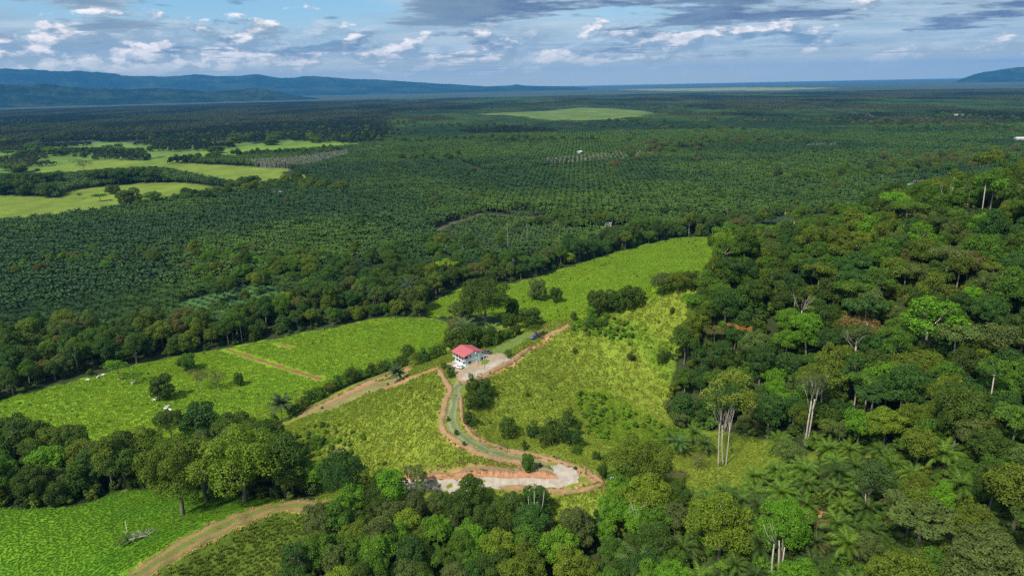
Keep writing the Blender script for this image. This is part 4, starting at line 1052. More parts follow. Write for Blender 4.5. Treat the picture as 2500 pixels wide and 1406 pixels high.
keys = [k for k in TREES if k in proto]
rt = [ALL[i] for i in rest if ALL[i]['key'] in keys]
# woods out on the plain: belts and clumps along field edges and far off
plain_pts = []
def belt(line, width, n, seed, cols=('dark green', 'deep green', 'olive'), smin=.8, smax=1.5):
    r = np.random.default_rng(seed); l = np.array([on_plane(*q) for q in line]); seg = np.hypot(*np.diff(l, axis=0).T); cs = np.concatenate([[0], np.cumsum(seg)])
    for j in range(n):
        s = r.uniform(0, cs[-1]); x = np.interp(s, cs, l[:, 0]) + r.normal(0, width); y = np.interp(s, cs, l[:, 1]) + r.normal(0, width)
        k = r.uniform(smin, smax); plain_pts.append(dict(x=x, y=y, z=0, key=('round1', 'round2', 'bush1', 'tall1', 'bush2')[r.integers(5)], tint=shade(cols[r.integers(len(cols))], r), s=k, sz=k * r.uniform(.8, 1.1), rot=r.uniform(0, 6)))
belt([(440,500),(560,480),(700,462),(820,470)], 16, 150, 1, ('mid green', 'dark green', 'olive'))
belt([(100,380),(300,378),(420,402)], 25, 60, 2); belt([(240,392),(300,398)], 10, 16, 21)
belt([(0,348),(200,342),(500,338),(700,334),(950,338)], 45, 420, 3)
belt([(0,300),(120,318),(400,322),(640,310),(800,318),(1000,330)], 60, 420, 4)
belt([(440,398),(560,388),(640,384),(760,378),(840,376)], 14, 130, 5)
belt([(380,350),(620,360),(800,352)], 12, 40, 6)
belt([(1570,392),(1640,360),(1760,356),(1880,352),(1980,350)], 45, 330, 7, ('olive', 'dark green', 'mid green', 'grey-green', 'brownish'))
belt([(1200,352),(1400,350),(1560,352)], 20, 60, 8)
belt([(1900,446),(2000,440),(2160,430),(2300,420)], 22, 130, 9, ('mid green', 'olive', 'dark green'))
belt([(2240,420),(2360,398),(2490,380)], 40, 150, 10, ('olive', 'dark green', 'brownish'))
belt([(1700,300),(2000,300),(2200,310),(2480,330)], 70, 320, 11, ('dark green', 'deep green', 'olive', 'brownish'))
belt([(1130,270),(1300,262),(1500,258),(1640,270)], 60, 160, 12)
belt([(1500,300),(1700,320),(1800,330)], 50, 110, 13)
belt([(1300,548),(1400,552),(1500,545),(1640,560),(1740,560)], 12, 90, 14, ('mid green', 'olive', 'dark green'), .6, 1.1)
belt([(60,655),(150,660),(300,650),(420,640),(520,650),(640,660),(780,650)], 20, 190, 15, ('mid green', 'olive', 'bright green', 'brownish'), .6, 1.0)
belt([(1460,420),(1520,418)], 8, 8, 16, ('brownish',)); belt([(1160,360),(1240,362)], 14, 12, 17, ('grey-green',))
belt([(2280,282),(2350,290),(2440,300)], 50, 60, 18, ('olive', 'mid green'))
belt([(1000,400),(1100,395)], 30, 30, 19)
belt([(560,640),(700,690),(820,680),(960,650),(1100,610)], 26, 150, 20, ('mid green', 'olive', 'dark green', 'deep green'), .8, 1.4)
belt([(700,470),(900,490),(1150,500),(1350,500)], 60, 45, 22, ('olive', 'mid green', 'brownish'), .6, 1.1)
belt([(300,560),(900,560),(1400,480)], 120, 40, 23, ('olive', 'mid green', 'dark green'), .6, 1.0)
belt([(1000,440),(1400,430),(1900,410)], 110, 60, 24, ('olive', 'mid green', 'dark green'), .7, 1.1)
belt([(780,345),(1000,352),(1200,345),(1500,352)], 30, 110, 25)
belt([(860,300),(1200,318),(1560,312)], 60, 150, 26)
belt([(1700,500),(1900,500),(2050,470)], 30, 70, 27, ('olive', 'dark green', 'mid green'), .7, 1.1)
belt([(900,430),(1100,436),(1180,428)], 14, 40, 28, ('dark green', 'olive'), .7, 1.0)
for q in plain_pts:
    if q['key'] in keys: rt.append(q)
def off_fields(x, y):
    ok = np.ones(len(x), bool)
    for f in FIELDS_LEFT[:3] + [FIELD_FAR, CLEAR] + STRIPS_FAR: ok &= ~inside(x, y, f)
    return ok
okf = off_fields(np.array([t['x'] for t in rt]), np.array([t['y'] for t in rt]))
rt = [t for t, o in zip(rt, okf) if o]
scatter('woodland', 'dense woods covering the hill, field edges and plain', [(t['x'], t['y'], t['z']) for t in rt], [(0, 0, t['rot']) for t in rt], [(t['s'], t['s'], t['sz']) for t in rt], [t['tint'] for t in rt],
        [list(proto[k]) for k in reversed(keys)], [keys.index(t['key']) for t in rt])
print('trees', len(chosen), 'woodland', len(rt))

# ------------------------------------------------------------------ oil palms
PALM_TINT = [(.075, .130, .014), (.066, .115, .016), (.090, .150, .012), (.060, .104, .018)]
grove = []
for p in grid_pts(PALM_GROVE, 8.4, .2, 9, .2):
    x, y = p
    if not in_frame(np.array([x]), np.array([y]), np.array([30.0]))[0]: continue
    if any(inside(np.array([x]), np.array([y]), e)[0] for e in EARTH[5:7]): continue
    if min([math.hypot(x - t['x'], y - t['y']) for t in ALL if t['region'] in ('palm grove', 'single')] + [99]) < 5.5: continue
    grove.append((x, y))
for a, b in ((1635,1085),(1690,1085),(1720,1110),(1905,1112),(1990,1106)): grove.append(P(a, b)[:2])
gz = H(np.array([g[0] for g in grove]), np.array([g[1] for g in grove]))
gpx, gpy, gw = project([g[0] for g in grove], [g[1] for g in grove], gz + 5)
go_ = np.argsort(gw)
vis = [i for i in go_ if -60 < gpx[i] < 2560 and gpy[i] < 1470]
palm_root = []
def palm_object(x, y, z, detail, seed, tint, s):
    r = random.Random(seed)
    root = bpy.data.objects.new('oil_palm', None); col.objects.link(root)
    root.location = (x, y, z); root.rotation_euler = (r.uniform(-.12, .12), r.uniform(-.12, .12), r.uniform(0, 6.28)); root.scale = (s, s, s)
    root['category'] = 'palm tree'
    tr = bpy.data.objects.new('trunk', PALM_TRUNK); tr.parent = root; col.objects.link(tr)
    if detail:
        for ring, (n, ph) in enumerate(((7, 0), (8, 1), (8, 2))):
            a0 = r.uniform(0, 6)
            for k in range(n):
                f = bpy.data.objects.new('frond', FROND[ring]); f.parent = root; col.objects.link(f)
                f.location = (0, 0, PALM_Z); f.rotation_euler = (r.uniform(-.25, .25), r.uniform(-.18, .18), a0 + k * 6.283 / n + r.uniform(-.2, .2))
                q = r.uniform(.85, 1.1); f.scale = (q, q, q); kk = r.uniform(.75, 1.2); f['tint'] = [.15, .10, .04] if ring == 2 and r.random() < .16 else [c * kk for c in tint]
        return root, None
    c = bpy.data.objects.new('crown', PALM_CROWNS[seed % 3]); c.parent = root; col.objects.link(c); c['tint'] = list(tint)
    return root, (tr, c)
rows = {}
crown_protos = []
n_palm = 0
for j, i in enumerate(vis[:130]):
    x, y = grove[i]; tint = [c * kk for kk in [rng.uniform(.8, 1.25)] for c in ((.10, .18, .016) if rng.uniform() < .45 else PALM_TINT[int(rng.integers(4))])]
    root, pr = palm_object(x, y, gz[i], j < 34, int(i), tint, float(rng.uniform(.72, 1.15)))
    if pr: crown_protos.append(pr)
    root['group'] = 'oil palms of the hillside grove'; rows.setdefault(int(gpy[i] // 26), []).append((gpx[i], root)); n_palm += 1
for n, (k, l) in enumerate(sorted(rows.items(), reverse=True)):
    l.sort(key=lambda q: q[0])
    for m, (_, r) in enumerate(l): r['label'] = f'oil palm in the hillside grove, {ordinal(n + 1)} row from the bottom, {ordinal(m + 1)} from left'

# plantation on the plain
def plantation_ok(x, y):
    ok = off_fields(x, y) & ~inside(x, y, WOOD_LINE) & ~inside(x, y, PAST_FAR) & ~inside(x, y, PAST_NEAR) & ~inside(x, y, HILL_WOOD) & ~inside(x, y, ROWS)
    for f in FIELDS_LEFT[3:]: ok &= ~inside(x, y, f)
    ok &= (H(x, y) < 1.2)
    for l in LANES: ok &= line_dist(x, y, l) > (9 if l is LANES[0] else 10)
    return ok
bnd = [on_plane(*q) for q in [(-150,900),(0,866),(200,842),(480,826),(640,794),(900,742),(1200,684),(1400,630),(1640,570),(1760,556),(1900,545),(2050,520),(2250,500),(2700,480)]]
NEARP = np.array(bnd + [on_plane(2700, 300), on_plane(1900, 318), on_plane(1200, 333), on_plane(500, 350), on_plane(-300, 360)])
pp = grid_pts(NEARP, 9.3, .11, 21, .42)
pp = pp[vnoise(pp[:, 0] / 7, pp[:, 1] / 7, 61) > .07]
ppx, ppy, ppw = project(pp[:, 0], pp[:, 1], np.full(len(pp), 8.0))
pp = pp[(ppx > -60) & (ppx < 2560)]
pp = pp[plantation_ok(pp[:, 0], pp[:, 1])]
left_wild = wpoly([(-200,560),(-200,300),(950,300),(940,354),(760,362),(640,382),(450,400),(440,420),(-100,440)], True)
pp = pp[~inside(pp[:, 0], pp[:, 1], left_wild)]
d = np.hypot(pp[:, 0], pp[:, 1]); o_ = np.argsort(d); pp = pp[o_]; d = d[o_]
young = inside(pp[:, 0], pp[:, 1], YOUNG)
def blocktint(x, y, r):
    b = sstep(.36, .64, fbm(x / 230, y / 230, 55, 4))[:, None]; k = r.uniform(.66, 1.35, (len(x), 1))
    t = np.array((.028, .064, .018)) * (1 - b) + np.array((.055, .104, .015)) * b
    return t * k
tints = blocktint(pp[:, 0], pp[:, 1], rng)
tints[young] = tints[young] * np.array((1.1, 1.05, 1.4))
# nearest of the plantation as single palms
n_ind = 300 - n_palm
ppx, ppy, _ = project(pp[:, 0], pp[:, 1], np.full(len(pp), 7.0))
seen = (ppx > 0) & (ppx < 2500) & ~young
ind = np.nonzero(seen)[0][:n_ind]
mask = np.ones(len(pp), bool); mask[ind] = False
prow = {}
for j, i in enumerate(ind):
    root, pr = palm_object(pp[i, 0], pp[i, 1], 0.0, False, int(i), [float(c) for c in tints[i]], float(rng.uniform(.95, 1.15)))
    crown_protos.append(pr); root['group'] = 'oil palms of the plantation'; prow.setdefault(int(ppy[i] // 14), []).append((ppx[i], root))
for n, (k, l) in enumerate(sorted(prow.items(), reverse=True)):
    l.sort(key=lambda q: q[0])
    for m, (_, r) in enumerate(l): r['label'] = f'oil palm on the near plantation edge, {ordinal(n + 1)} row back, {ordinal(m + 1)} from left'
q = pp[mask]; tq = tints[mask]; dq = d[mask]; yq = young[mask]
n = len(q); sc = rng.uniform(.92, 1.34, n) * np.where(yq, .72, 1.0)
lt = rng.uniform(0, 1, n) < 0.5
pz = np.where(dq > 0, np.where(yq, -3.2, 0.0), 0)
# prototypes: full crowns near, light crowns far (the light crowns belong to the first palms of the far part)
protoA = [list(crown_protos[i]) for i in (0, 1, 2)]
light = []
for k in range(3):
    i = int(np.argmax((dq > 760) & (np.abs(q[:, 0]) < 300))) + k * 7
    root = bpy.data.objects.new('oil_palm', None); col.objects.link(root); root.location = (q[i, 0] + 4.3, q[i, 1], 0); root['category'] = 'palm tree'
    root['label'] = ('taller oil palm in the middle of the plantation, closest of three', 'taller oil palm in the middle of the plantation, second of three', 'taller oil palm in the middle of the plantation, farthest of three')[k]
    root['group'] = 'oil palms of the plantation'
    tr = link('trunk', TALL_TRUNK, root); c = link('crown', PALM_LIGHT[k], root); c['tint'] = [.05, .11, .036]; light.append([tr, c])
far_m = dq > 620
allp = protoA + light
which = np.where(far_m, rng.integers(0, 3, n), rng.integers(3, 6, n))
scatter('palm_plantation', 'vast oil palm plantation in rows across the plain', np.column_stack([q, pz]), np.column_stack([rng.uniform(-.05, .05, (n, 2)), rng.uniform(0, 6.28, n)]), np.column_stack([sc, sc, sc]), tq, allp, which)
print('palms', n, 'grove', n_palm)
# young palms in rows between the wood and the pasture
yr = grid_pts(ROWS, 7.5, .05, 5, .95, False); nz = len(yr); s = rng.uniform(.5, .62, nz)
scatter('young_palms', 'young palms in straight rows with grass between', np.column_stack([yr, np.full(nz, -2.0)]), np.column_stack([np.zeros((nz, 2)), rng.uniform(0, 6, nz)]), np.column_stack([s, s, s]), np.tile((.07, .135, .06), (nz, 1)), protoA)

# ------------------------------------------------------------------ far canopy in patches
def canopy_patch(name, kind, seed, size=60.0):
    rg = np.random.default_rng(seed); V = []; F = []; b = 0; sp = 8.8 if kind == 'palm' else 10.5; n = int(size / sp)
    for i in range(n):
        for j in range(n):
            x = (i + .5 + (j % 2) * .5 * (kind == 'palm')) * sp - size / 2 + rg.uniform(-1, 1) * (.6 if kind == 'palm' else 2.6); y = (j + .5) * sp - size / 2 + rg.uniform(-1, 1) * (.6 if kind == 'palm' else 2.6)
            if kind == 'palm':
                z = 7.5 + rg.uniform(-.7, .7)
                for k in range(9):
                    a = k * .698 + rg.uniform(-.2, .2); L = rg.uniform(4.2, 5.6); up = rg.uniform(.3, 1.4)
                    c, s = math.cos(a), math.sin(a); w = .75
                    V += [(x - s * w * .3, y + c * w * .3, z), (x + s * w * .3, y - c * w * .3, z), (x + c * L * .55 + s * w, y + s * L * .55 - c * w, z + up), (x + c * L * .55 - s * w, y + s * L * .55 + c * w, z + up),
                          (x + c * L + s * .3, y + s * L - c * .3, z - 1.6 + up * .3), (x + c * L - s * .3, y + s * L + c * .3, z - 1.6 + up * .3)]
                    F += [(b, b + 1, b + 2, b + 3), (b + 3, b + 2, b + 4, b + 5)]; b += 6
            else:
                R_ = rg.uniform(3.8, 7.2); z = rg.uniform(6, 13)
                m = 26; d = rg.normal(0, 1, (m, 3)); d /= np.linalg.norm(d, axis=1)[:, None]; d[:, 2] = np.abs(d[:, 2]) * 1.1 - .25
                v = cards(np.array([x, y, z - 3]) + d * np.array([R_, R_, R_ * .7]) * rg.uniform(.75, 1.05, (m, 1)), d, rg.uniform(2.6, 4.4, m), rg, .8, .15, .3)
                V += [tuple(q) for q in v]; F += [(b + 4 * k, b + 4 * k + 1, b + 4 * k + 2, b + 4 * k + 3) for k in range(m)]; b += 4 * m
    # dark ground skirt under the crowns is the ground itself
    return mesh_np(name, V, F, M['canopy'])
def patches(name, label, x, y, kind, tint, seed, size=60.0, sz=1.0):
    a = link(name, canopy_patch(name, kind, seed, size), loc=(float(x[0]), float(y[0]), 0)); tag(a, label + ', nearest patch', kind='stuff'); a['tint'] = [float(c) for c in tint[0]]
    n = len(x) - 1; r = np.random.default_rng(seed)
    scatter(name, label, np.column_stack([x[1:], y[1:], np.zeros(n)]), np.column_stack([np.zeros((n, 2)), r.integers(0, 4, n) * math.pi / 2 + .42]), np.column_stack([np.full(n, 1.0), np.full(n, 1.0), r.uniform(.9, 1.3, n) * sz]), tint[1:], [[a]])
def far_grid(r0, r1, step, seed):
    th = 0.42; c, s = math.cos(th), math.sin(th); a = np.arange(-r1, r1, step); X_, Y_ = np.meshgrid(a, a); x = (X_ * c - Y_ * s).ravel(); y = (X_ * s + Y_ * c).ravel()
    r = np.hypot(x, y); k = (r > r0) & (r < r1) & (y > 0) & (np.abs(x) < y * .86 + 100)
    return x[k], y[k]
x, y = far_grid(1000, 9500, 58.0, 1)
ppx, ppy, _ = project(x, y, np.zeros(len(x)))
cell_near = inside(x, y, NEARP) & ~inside(x, y, left_wild)
ok = off_fields(x, y) & ~cell_near & (ppx > -120) & (ppx < 2620) & (H(x, y) < .5) & (ppy < 470)
for l in LANES[1:]: ok &= line_dist(x, y, l) > 30
x, y, ppx, ppy = x[ok], y[ok], ppx[ok], ppy[ok]
# which blocks are wood: the far left, belts, noise
wn_ = fbm(x / 700, y / 1100, 91, 4) + np.where((ppx < 950) & (ppy < 345), .22, 0) + np.where(ppy < 300, .04, 0) + np.where((ppx > 1550) & (ppy < 245), .1, 0) + np.where((ppy > 345) & (ppx < 950), .2, 0)
w_ = wn_ > .56
thin = (ppy > 345) & (ppx < 950)
keep = ~thin | (vnoise(x / 90, y / 90, 12) > .55)
x, y, w_, thin = x[keep], y[keep], w_[keep], thin[keep]
bl = sstep(.36, .64, fbm(x / 380, y / 620, 14, 4))[:, None]; rr = rng.uniform(.75, 1.25, (len(x), 1))
tw = (np.array((.018, .032, .012)) * (1 - bl) + np.array((.062, .074, .022)) * bl) * rr
tp = (np.array((.016, .040, .015)) * (1 - bl) + np.array((.044, .084, .017)) * bl) * rr
patches('distant_woods', 'mixed woods far out on the plain', x[w_], y[w_], 'wood', tw[w_], 5)
patches('distant_plantation', 'oil palm blocks far out on the plain', x[~w_], y[~w_], 'palm', tp[~w_], 6)
print('patches', len(x))

# ------------------------------------------------------------------ pasture grass and undergrowth
def tuft_patch(name, seed, rows, n=30, size=3.0, h=.55):
    rg = np.random.default_rng(seed); P_ = []
    for i in range(n):
        x = rg.uniform(-.5, .5) * size; y = rg.uniform(-.5, .5) * size
        if rows: y = (round(y / 1.5) * 1.5) + rg.normal(0, .30)
        hh = h * rg.uniform(.5, 1.3)
        for k in range(4): P_.append((x + rg.normal(0, .12), y + rg.normal(0, .12), hh * rg.uniform(.3, .9), hh))
    P_ = np.array(P_)
    d = np.column_stack([rg.normal(0, .25, (len(P_), 2)), np.full(len(P_), 1.0)])
    v = cards(P_[:, :3], d, P_[:, 3] * 1.6 + .12, rg, .8, .25, .28)
    return mesh_np(name, v, np.arange(len(v)).reshape(-1, 4), M['grass_tuft'])
def normals(x, y, e=1.5):
    gx = (H(x + e, y) - H(x - e, y)) / (2 * e); gy = (H(x, y + e) - H(x, y - e)) / (2 * e); return gx, gy
def grass(name, label, poly, step, seed, rows, angle, h, gate=None, tfun=None):
    p = grid_pts(poly, step, .25, seed, angle); x, y = p[:, 0], p[:, 1]; z = H(x, y)
    ok = clear_of_roads(x, y, 1.8) & in_frame(x, y, z, 60)
    for f in EARTH + DRY: ok &= ~inside(x, y, f)
    if gate is not None: ok &= gate(x, y, z)
    x, y, z = x[ok], y[ok], z[ok]; gx, gy = normals(x, y)
    ang = angle + rng.normal(0, .22, len(x)) + 3.1416 * rng.integers(0, 2, len(x)) if rows else rng.uniform(0, 6.28, len(x))
    # rotation that tips z onto the slope's normal, then turned by ang
    E = []
    for a, b, c in zip(gx, gy, ang):
        q = Vector((0, 0, 1)).rotation_difference(Vector((-a, -b, 1)).normalized()).to_matrix() @ Matrix.Rotation(c, 3, 'Z'); E.append(tuple(q.to_euler()))
    base = cover(x, y, z); k = rng.uniform(.94, 1.1, (len(x), 1)) * (0.86 + .36 * fbm(x / 14, y / 14, seed, 4))[:, None]
    t = base * k * np.array((1.12, 1.12, .95))
    a = link(name, tuft_patch(name, seed, rows, h=h), loc=(float(x[0]), float(y[0]), float(z[0])), rot=E[0]); tag(a, label + ', first tussocks', kind='stuff'); a['tint'] = [float(c) for c in t[0]]
    s = rng.uniform(.8, 1.25, len(x) - 1)
    scatter(name, label, np.column_stack([x, y, z])[1:], E[1:], np.column_stack([np.full(len(s), step / 3.0 * 1.05)] * 2 + [s]), t[1:], [[a]])
    print(name, len(x))
SLOPES = np.array([on_plane(*q, 20) for q in [(480,1140),(520,1050),(640,990),(1080,860),(1400,780),(1760,660),(1760,760),(1700,1060),(1900,1080),(1980,1080),(1980,1170),(1700,1250),(1600,1230),(1450,1230),(1300,1260),(1240,1230),(960,1220),(700,1225),(600,1180)]])
woods = (HILL_WOOD, GROVE_LEFT, WOOD_LINE)
def nowood(x, y, z):
    ok = np.ones(len(x), bool)
    for w in woods + (GROVE_MID, PALM_GROVE, PAST_NEAR, PAST_FAR): ok &= ~inside(x, y, w)
    return ok
grass('hill_grass', 'tussocky grass covering the house hill', SLOPES, 2.4, 31, False, .55, .26, nowood)
grass('pasture_grass', 'bright tufted grass of the cattle pasture', PAST_NEAR, 2.9, 32, False, .1, .24)
grass('pasture_grass', 'bright tufted grass of the pasture beyond the house', PAST_FAR, 3.4, 33, False, .1, .36)
grass('meadow_grass', 'bright green grass of the near left meadow', CORNER, 2.5, 34, False, .1, .20)
grass('knoll_grass', 'coarse green grass on the flank of the knoll', KNOLL, 2.5, 35, True, .9, .34)
# leafy undergrowth: small bushes
SH = crown_mesh('undergrowth', lobes_of(0, .75, 1.1, .75, 7, .4, .62, 5), 420, .34, 77, M['leaf'], low=-.8)
def undergrowth(polys, seed):
    pts = []; ti = []; sc_ = []
    for poly, step, cols, s0, s1, thr in polys:
        p = grid_pts(poly, step, .45, seed, .2); x, y = p[:, 0], p[:, 1]; z = H(x, y)
        ok = clear_of_roads(x, y, 2.2) & in_frame(x, y, z, 60) & (fbm(x / 16, y / 16, seed + int(step * 10), 3) > thr)
        for a, b, c in zip(x[ok], y[ok], z[ok]):
            pts.append((a, b, c - .15)); ti.append(shade(cols[int(rng.integers(len(cols)))], rng, .2)); s = rng.uniform(s0, s1); sc_.append((s, s, s * rng.uniform(.7, 1.1)))
    r0 = rng.uniform(0, 6, len(pts))
    a = link('undergrowth', SH, loc=pts[0], scl=sc_[0]); a['tint'] = list(ti[0]); tag(a, 'leafy bushes and ferns on slopes and wood edges, first bush', kind='stuff')
    scatter('undergrowth', 'leafy bushes and ferns on slopes and wood edges', pts[1:], [(0, 0, q) for q in r0[1:]], sc_[1:], ti[1:], [[a]])
    print('undergrowth', len(pts))
EDGE_SLOPE = wpoly([(620,1075),(760,1040),(900,1030),(900,1080),(960,1130),(900,1180),(700,1190),(560,1140)])
undergrowth([(RIDGE_SHRUB, 3.0, ('bright green', 'mid green', 'olive', 'dark green'), .7, 1.7, .42), (GULLY_SHRUB, 3.2, ('bright green', 'yellow-green', 'mid green'), .6, 1.4, .45),
             (SLOPE_FERN, 3.4, ('bright green', 'mid green', 'dark green'), .6, 1.6, .5), (EDGE_SLOPE, 4.2, ('olive', 'mid green', 'bright green'), .5, 1.5, .54),
             (SLOPES, 12.0, ('mid green', 'olive', 'dark green'), .35, .8, .5), (PAST_FAR, 8.0, ('bright green', 'yellow-green', 'mid green'), .4, 1.0, .56), (PAST_NEAR, 9.0, ('bright green', 'yellow-green'), .4, .8, .58),
             (PALM_GROVE, 3.2, ('bright green', 'mid green', 'olive', 'dark green'), .9, 2.2, .36), (HILL_WOOD, 5.2, ('dark green', 'mid green', 'olive'), 1.6, 3.4, .25), (GROVE_MID, 4.0, ('dark green', 'mid green', 'olive'), 1.0, 2.2, .4),
             (WOOD_LINE, 8.0, ('dark green',), 1.5, 2.6, .3), (GROVE_LEFT, 5.0, ('dark green', 'olive'), 1.5, 3.0, .3)], 61)

def dry_tufts():
    """ochre dry grass along the earth edges"""
    me = tuft_patch('dry_grass', 71, False, n=7, size=1.3, h=.20); pts = []; ti = []
    for line, w, step, cols in (([(830,1236),(770,1237),(700,1236),(630,1250),(550,1282),(450,1332),(350,1393),(270,1450)], 8.5, .45, ((.56, .42, .15), (.50, .34, .13), (.34, .32, .08))),
                          ([(1070,903),(1088,932),(1100,950),(1090,975),(1083,1005),(1078,1038),(1098,1066),(1146,1094),(1195,1114),(1250,1126),(1300,1140)], 3.2, 1.0, ((.50, .33, .15), (.36, .32, .09), (.26, .28, .05))),
                          ([(1126,965),(1128,1010),(1140,1045),(1168,1072),(1228,1094),(1290,1107),(1350,1122),(1398,1136),(1438,1156),(1472,1178),(1440,1192),(1380,1200),(1310,1196),(1220,1190)], 2.6, .9, ((.42, .26, .10), (.30, .26, .07), (.22, .24, .04))),
                          ([(985,1148),(1060,1150),(1140,1139),(1220,1138),(1300,1142),(1345,1148)], 3.5, .35, ((.36, .26, .10), (.26, .20, .07), (.30, .28, .06))),
                          ([(1124,940),(1170,927),(1200,907),(1250,882),(1296,848),(1345,816),(1390,790)], 3.0, .8, ((.40, .25, .10), (.26, .25, .06))),
                          ([(640,1048),(720,1015),(790,982),(850,954),(905,926)], 5.5, 1.2, ((.22, .22, .06), (.30, .24, .09)))):
        p = resample([P(*q)[:2] for q in line], step); dv = np.gradient(p, axis=0); dv /= np.hypot(dv[:, 0], dv[:, 1])[:, None] + 1e-9
        side = rng.choice([-1, 1], len(p)) * (w * .5 + rng.normal(-.3, .5, len(p)))
        if w > 8: side = np.where(rng.uniform(0, 1, len(p)) < .25, rng.normal(0, .6, len(p)), side)
        x = p[:, 0] - dv[:, 1] * side; y = p[:, 1] + dv[:, 0] * side; z = H(x, y)
        for a, b, c in zip(x, y, z): pts.append((a, b, c + .1)); ti.append(shade_c(cols[int(rng.integers(len(cols)))]))
    n = len(pts); s = rng.uniform(.7, 1.3, n); r0 = rng.uniform(0, 6, n)
    a = link('dry_grass', me, loc=pts[0]); a['tint'] = list(ti[0]); tag(a, 'ochre dry grass tufts along the earth edges, first tuft', kind='stuff')
    scatter('dry_grass', 'ochre dry grass tufts along the earth edges', pts[1:], [(0, 0, q) for q in r0[1:]], np.column_stack([s, s, s])[1:], ti[1:], [[a]])
def shade_c(c): return tuple(float(q * k) for k in [rng.uniform(.75, 1.2)] for q in c)
dry_tufts()
# ------------------------------------------------------------------ the house on the ridge
M['mint'] = plain('mint_wall', (.60, .74, .68), 0.8, var=.05, scale=.8)
M['white'] = plain('white_paint', (.76, .73, .72), 0.7, var=.05, scale=1.0)
M['roof'] = plain('red_roof_sheet', (.45, .105, .115), 0.5, var=.08, scale=.5, spec=.5)
M['roof_under'] = plain('roof_underside', (.16, .10, .09), 0.8)
M['dark'] = plain('dark_frame', (.03, .03, .032), 0.5)
M['glass'] = plain('window_glass', (.025, .032, .035), 0.12, spec=.9, var=.02)
M['slab'] = plain('concrete', (.42, .37, .34), 0.9, var=.15)
M['floor'] = plain('balcony_floor', (.35, .25, .22), 0.8)
M['furn'] = plain('dark_wood_furniture', (.06, .035, .025), 0.6)
def build_house():
    near = Vector((*P(1136.8, 896)[:2], 0)); left = Vector((*P(1105.6, 883.6)[:2], 0)); rt_ = Vector((*P(1154, 888)[:2], 0))
    u = (left - near).normalized(); v = Vector((-u.y, u.x, 0))
    if v.dot(rt_ - near) < 0: v = -v
    z0 = H1(near.x, near.y) + .1
    L, Wd, WT = 8.6, 5.6, 8.2              # along the balcony side, main gable wall, total depth
    root = bpy.data.objects.new('house', None); col.objects.link(root)
    # local axes: x runs along the balcony front away from the near corner, y into the house
    root.matrix_world = Matrix(((u.x, v.x, 0, near.x), (u.y, v.y, 0, near.y), (0, 0, 1, z0), (0, 0, 0, 1)))
    tag(root, 'two-storey mint and white house with red sheet roof and balcony on the ridge', 'house')
    F1, F2, EA, RI = 2.75, 2.95, 5.35, 6.75
    def part(nm, mt, mb, par=root, **k): return mb.build(nm, M[mt], par, **k)
    part('foundation', 'slab', MB().box(-.9, L + .9, -1.0, WT + .4, -1.6, 0.02))
    def wall_with(x0, x1, z0_, z1, holes):
        """wall pieces in x-z with openings (x0,x1,z0,z1)"""
        m = MB(); xs = sorted({x0, x1, *[h[0] for h in holes], *[h[1] for h in holes]})
        out = []
        for a, b in zip(xs[:-1], xs[1:]):
            hs = [h for h in holes if h[0] <= a + 1e-6 and h[1] >= b - 1e-6]
            if hs: out += [(a, b, z0_, hs[0][2]), (a, b, hs[0][3], z1)]
            else: out.append((a, b, z0_, z1))
        return out
    def window(par, axis, a, b, z0_, z1, at, out_dir):
        """frame and panes set in an opening; axis x: wall along x at y=at; axis y: wall along y at x=at"""
        fr = MB(); gl = MB(); t = .07; mid = (a + b) / 2
        for (p, q, r, s) in ((a, b, z0_, z0_ + t), (a, b, z1 - t, z1), (a, a + t, z0_ + t, z1 - t), (b - t, b, z0_ + t, z1 - t), (mid - t / 2, mid + t / 2, z0_ + t, z1 - t)):
            if axis == 'x': fr.box(p, q, at + .02, at + .12, r, s)
            else: fr.box(at + .02, at + .12, p, q, r, s)
        w = part('window', 'dark', fr, par)
        for p, q in ((a + t, mid - t / 2), (mid + t / 2, b - t)):
            g = MB()
            if axis == 'x': g.box(p, q, at + .06, at + .08, z0_ + t, z1 - t)
            else: g.box(at + .06, at + .08, p, q, z0_ + t, z1 - t)
            part('pane', 'glass', g, w)
        s = MB()
        if axis == 'x': s.box(a - .08, b + .08, at - .07, at + .02, z0_ - .08, z0_)
        else: s.box(at - .07, at + .02, a - .08, b + .08, z0_ - .08, z0_)
        part('sill', 'white', s, w)
    # lower storey, long wall towards the cattle pasture (y = 0)
    hx = [(.8, 2.1, .95, 2.15), (4.3, 5.7, .95, 2.1), (6.2, 7.6, .95, 2.1)]
    m = MB()
    for a, b, c, d_ in wall_with(.2, L, .02, F1, hx): m.box(a, b, 0, .2, c, d_)
    part('wall', 'mint', m)
    for h in hx: window(root, 'x', *h, 0, -1)
    # gable wall (x = 0)
    m = MB(); hy = [(1.55, 3.15, .95, 2.15)]
    for a, b, c, d_ in wall_with(0, WT - 2.2, .02, F1, hy): m.box(0, .2, a, b, c, d_)
    part('wall', 'mint', m); window(root, 'y', *hy[0], 0, -1)
    m = MB(); m.box(L - .2, L, .2, WT, .02, F1); m.box(0.2, L - .2, WT - .2, WT, .02, F1); part('wall', 'mint', m)
    # floor slab with white band, balcony in front
    part('balcony', 'white', MB().box(-.35, L + .35, -1.0, WT + .1, F1, F2 + .12))
    part('balcony_floor', 'floor', MB().box(-.2, L + .2, -.85, 1.8, F2 + .12, F2 + .16))
    for i in range(5):
        x = -.15 + i * (L + .3) / 4
        part('pillar', 'white', MB().box(x - .1, x + .1, -.85, -.65, F2 + .16, EA - .05))
    rail = MB(); rail.box(-.2, L + .2, -.82, -.77, F2 + 1.0, F2 + 1.06); rail.box(-.2, L + .2, -.82, -.77, F2 + .55, F2 + .59)
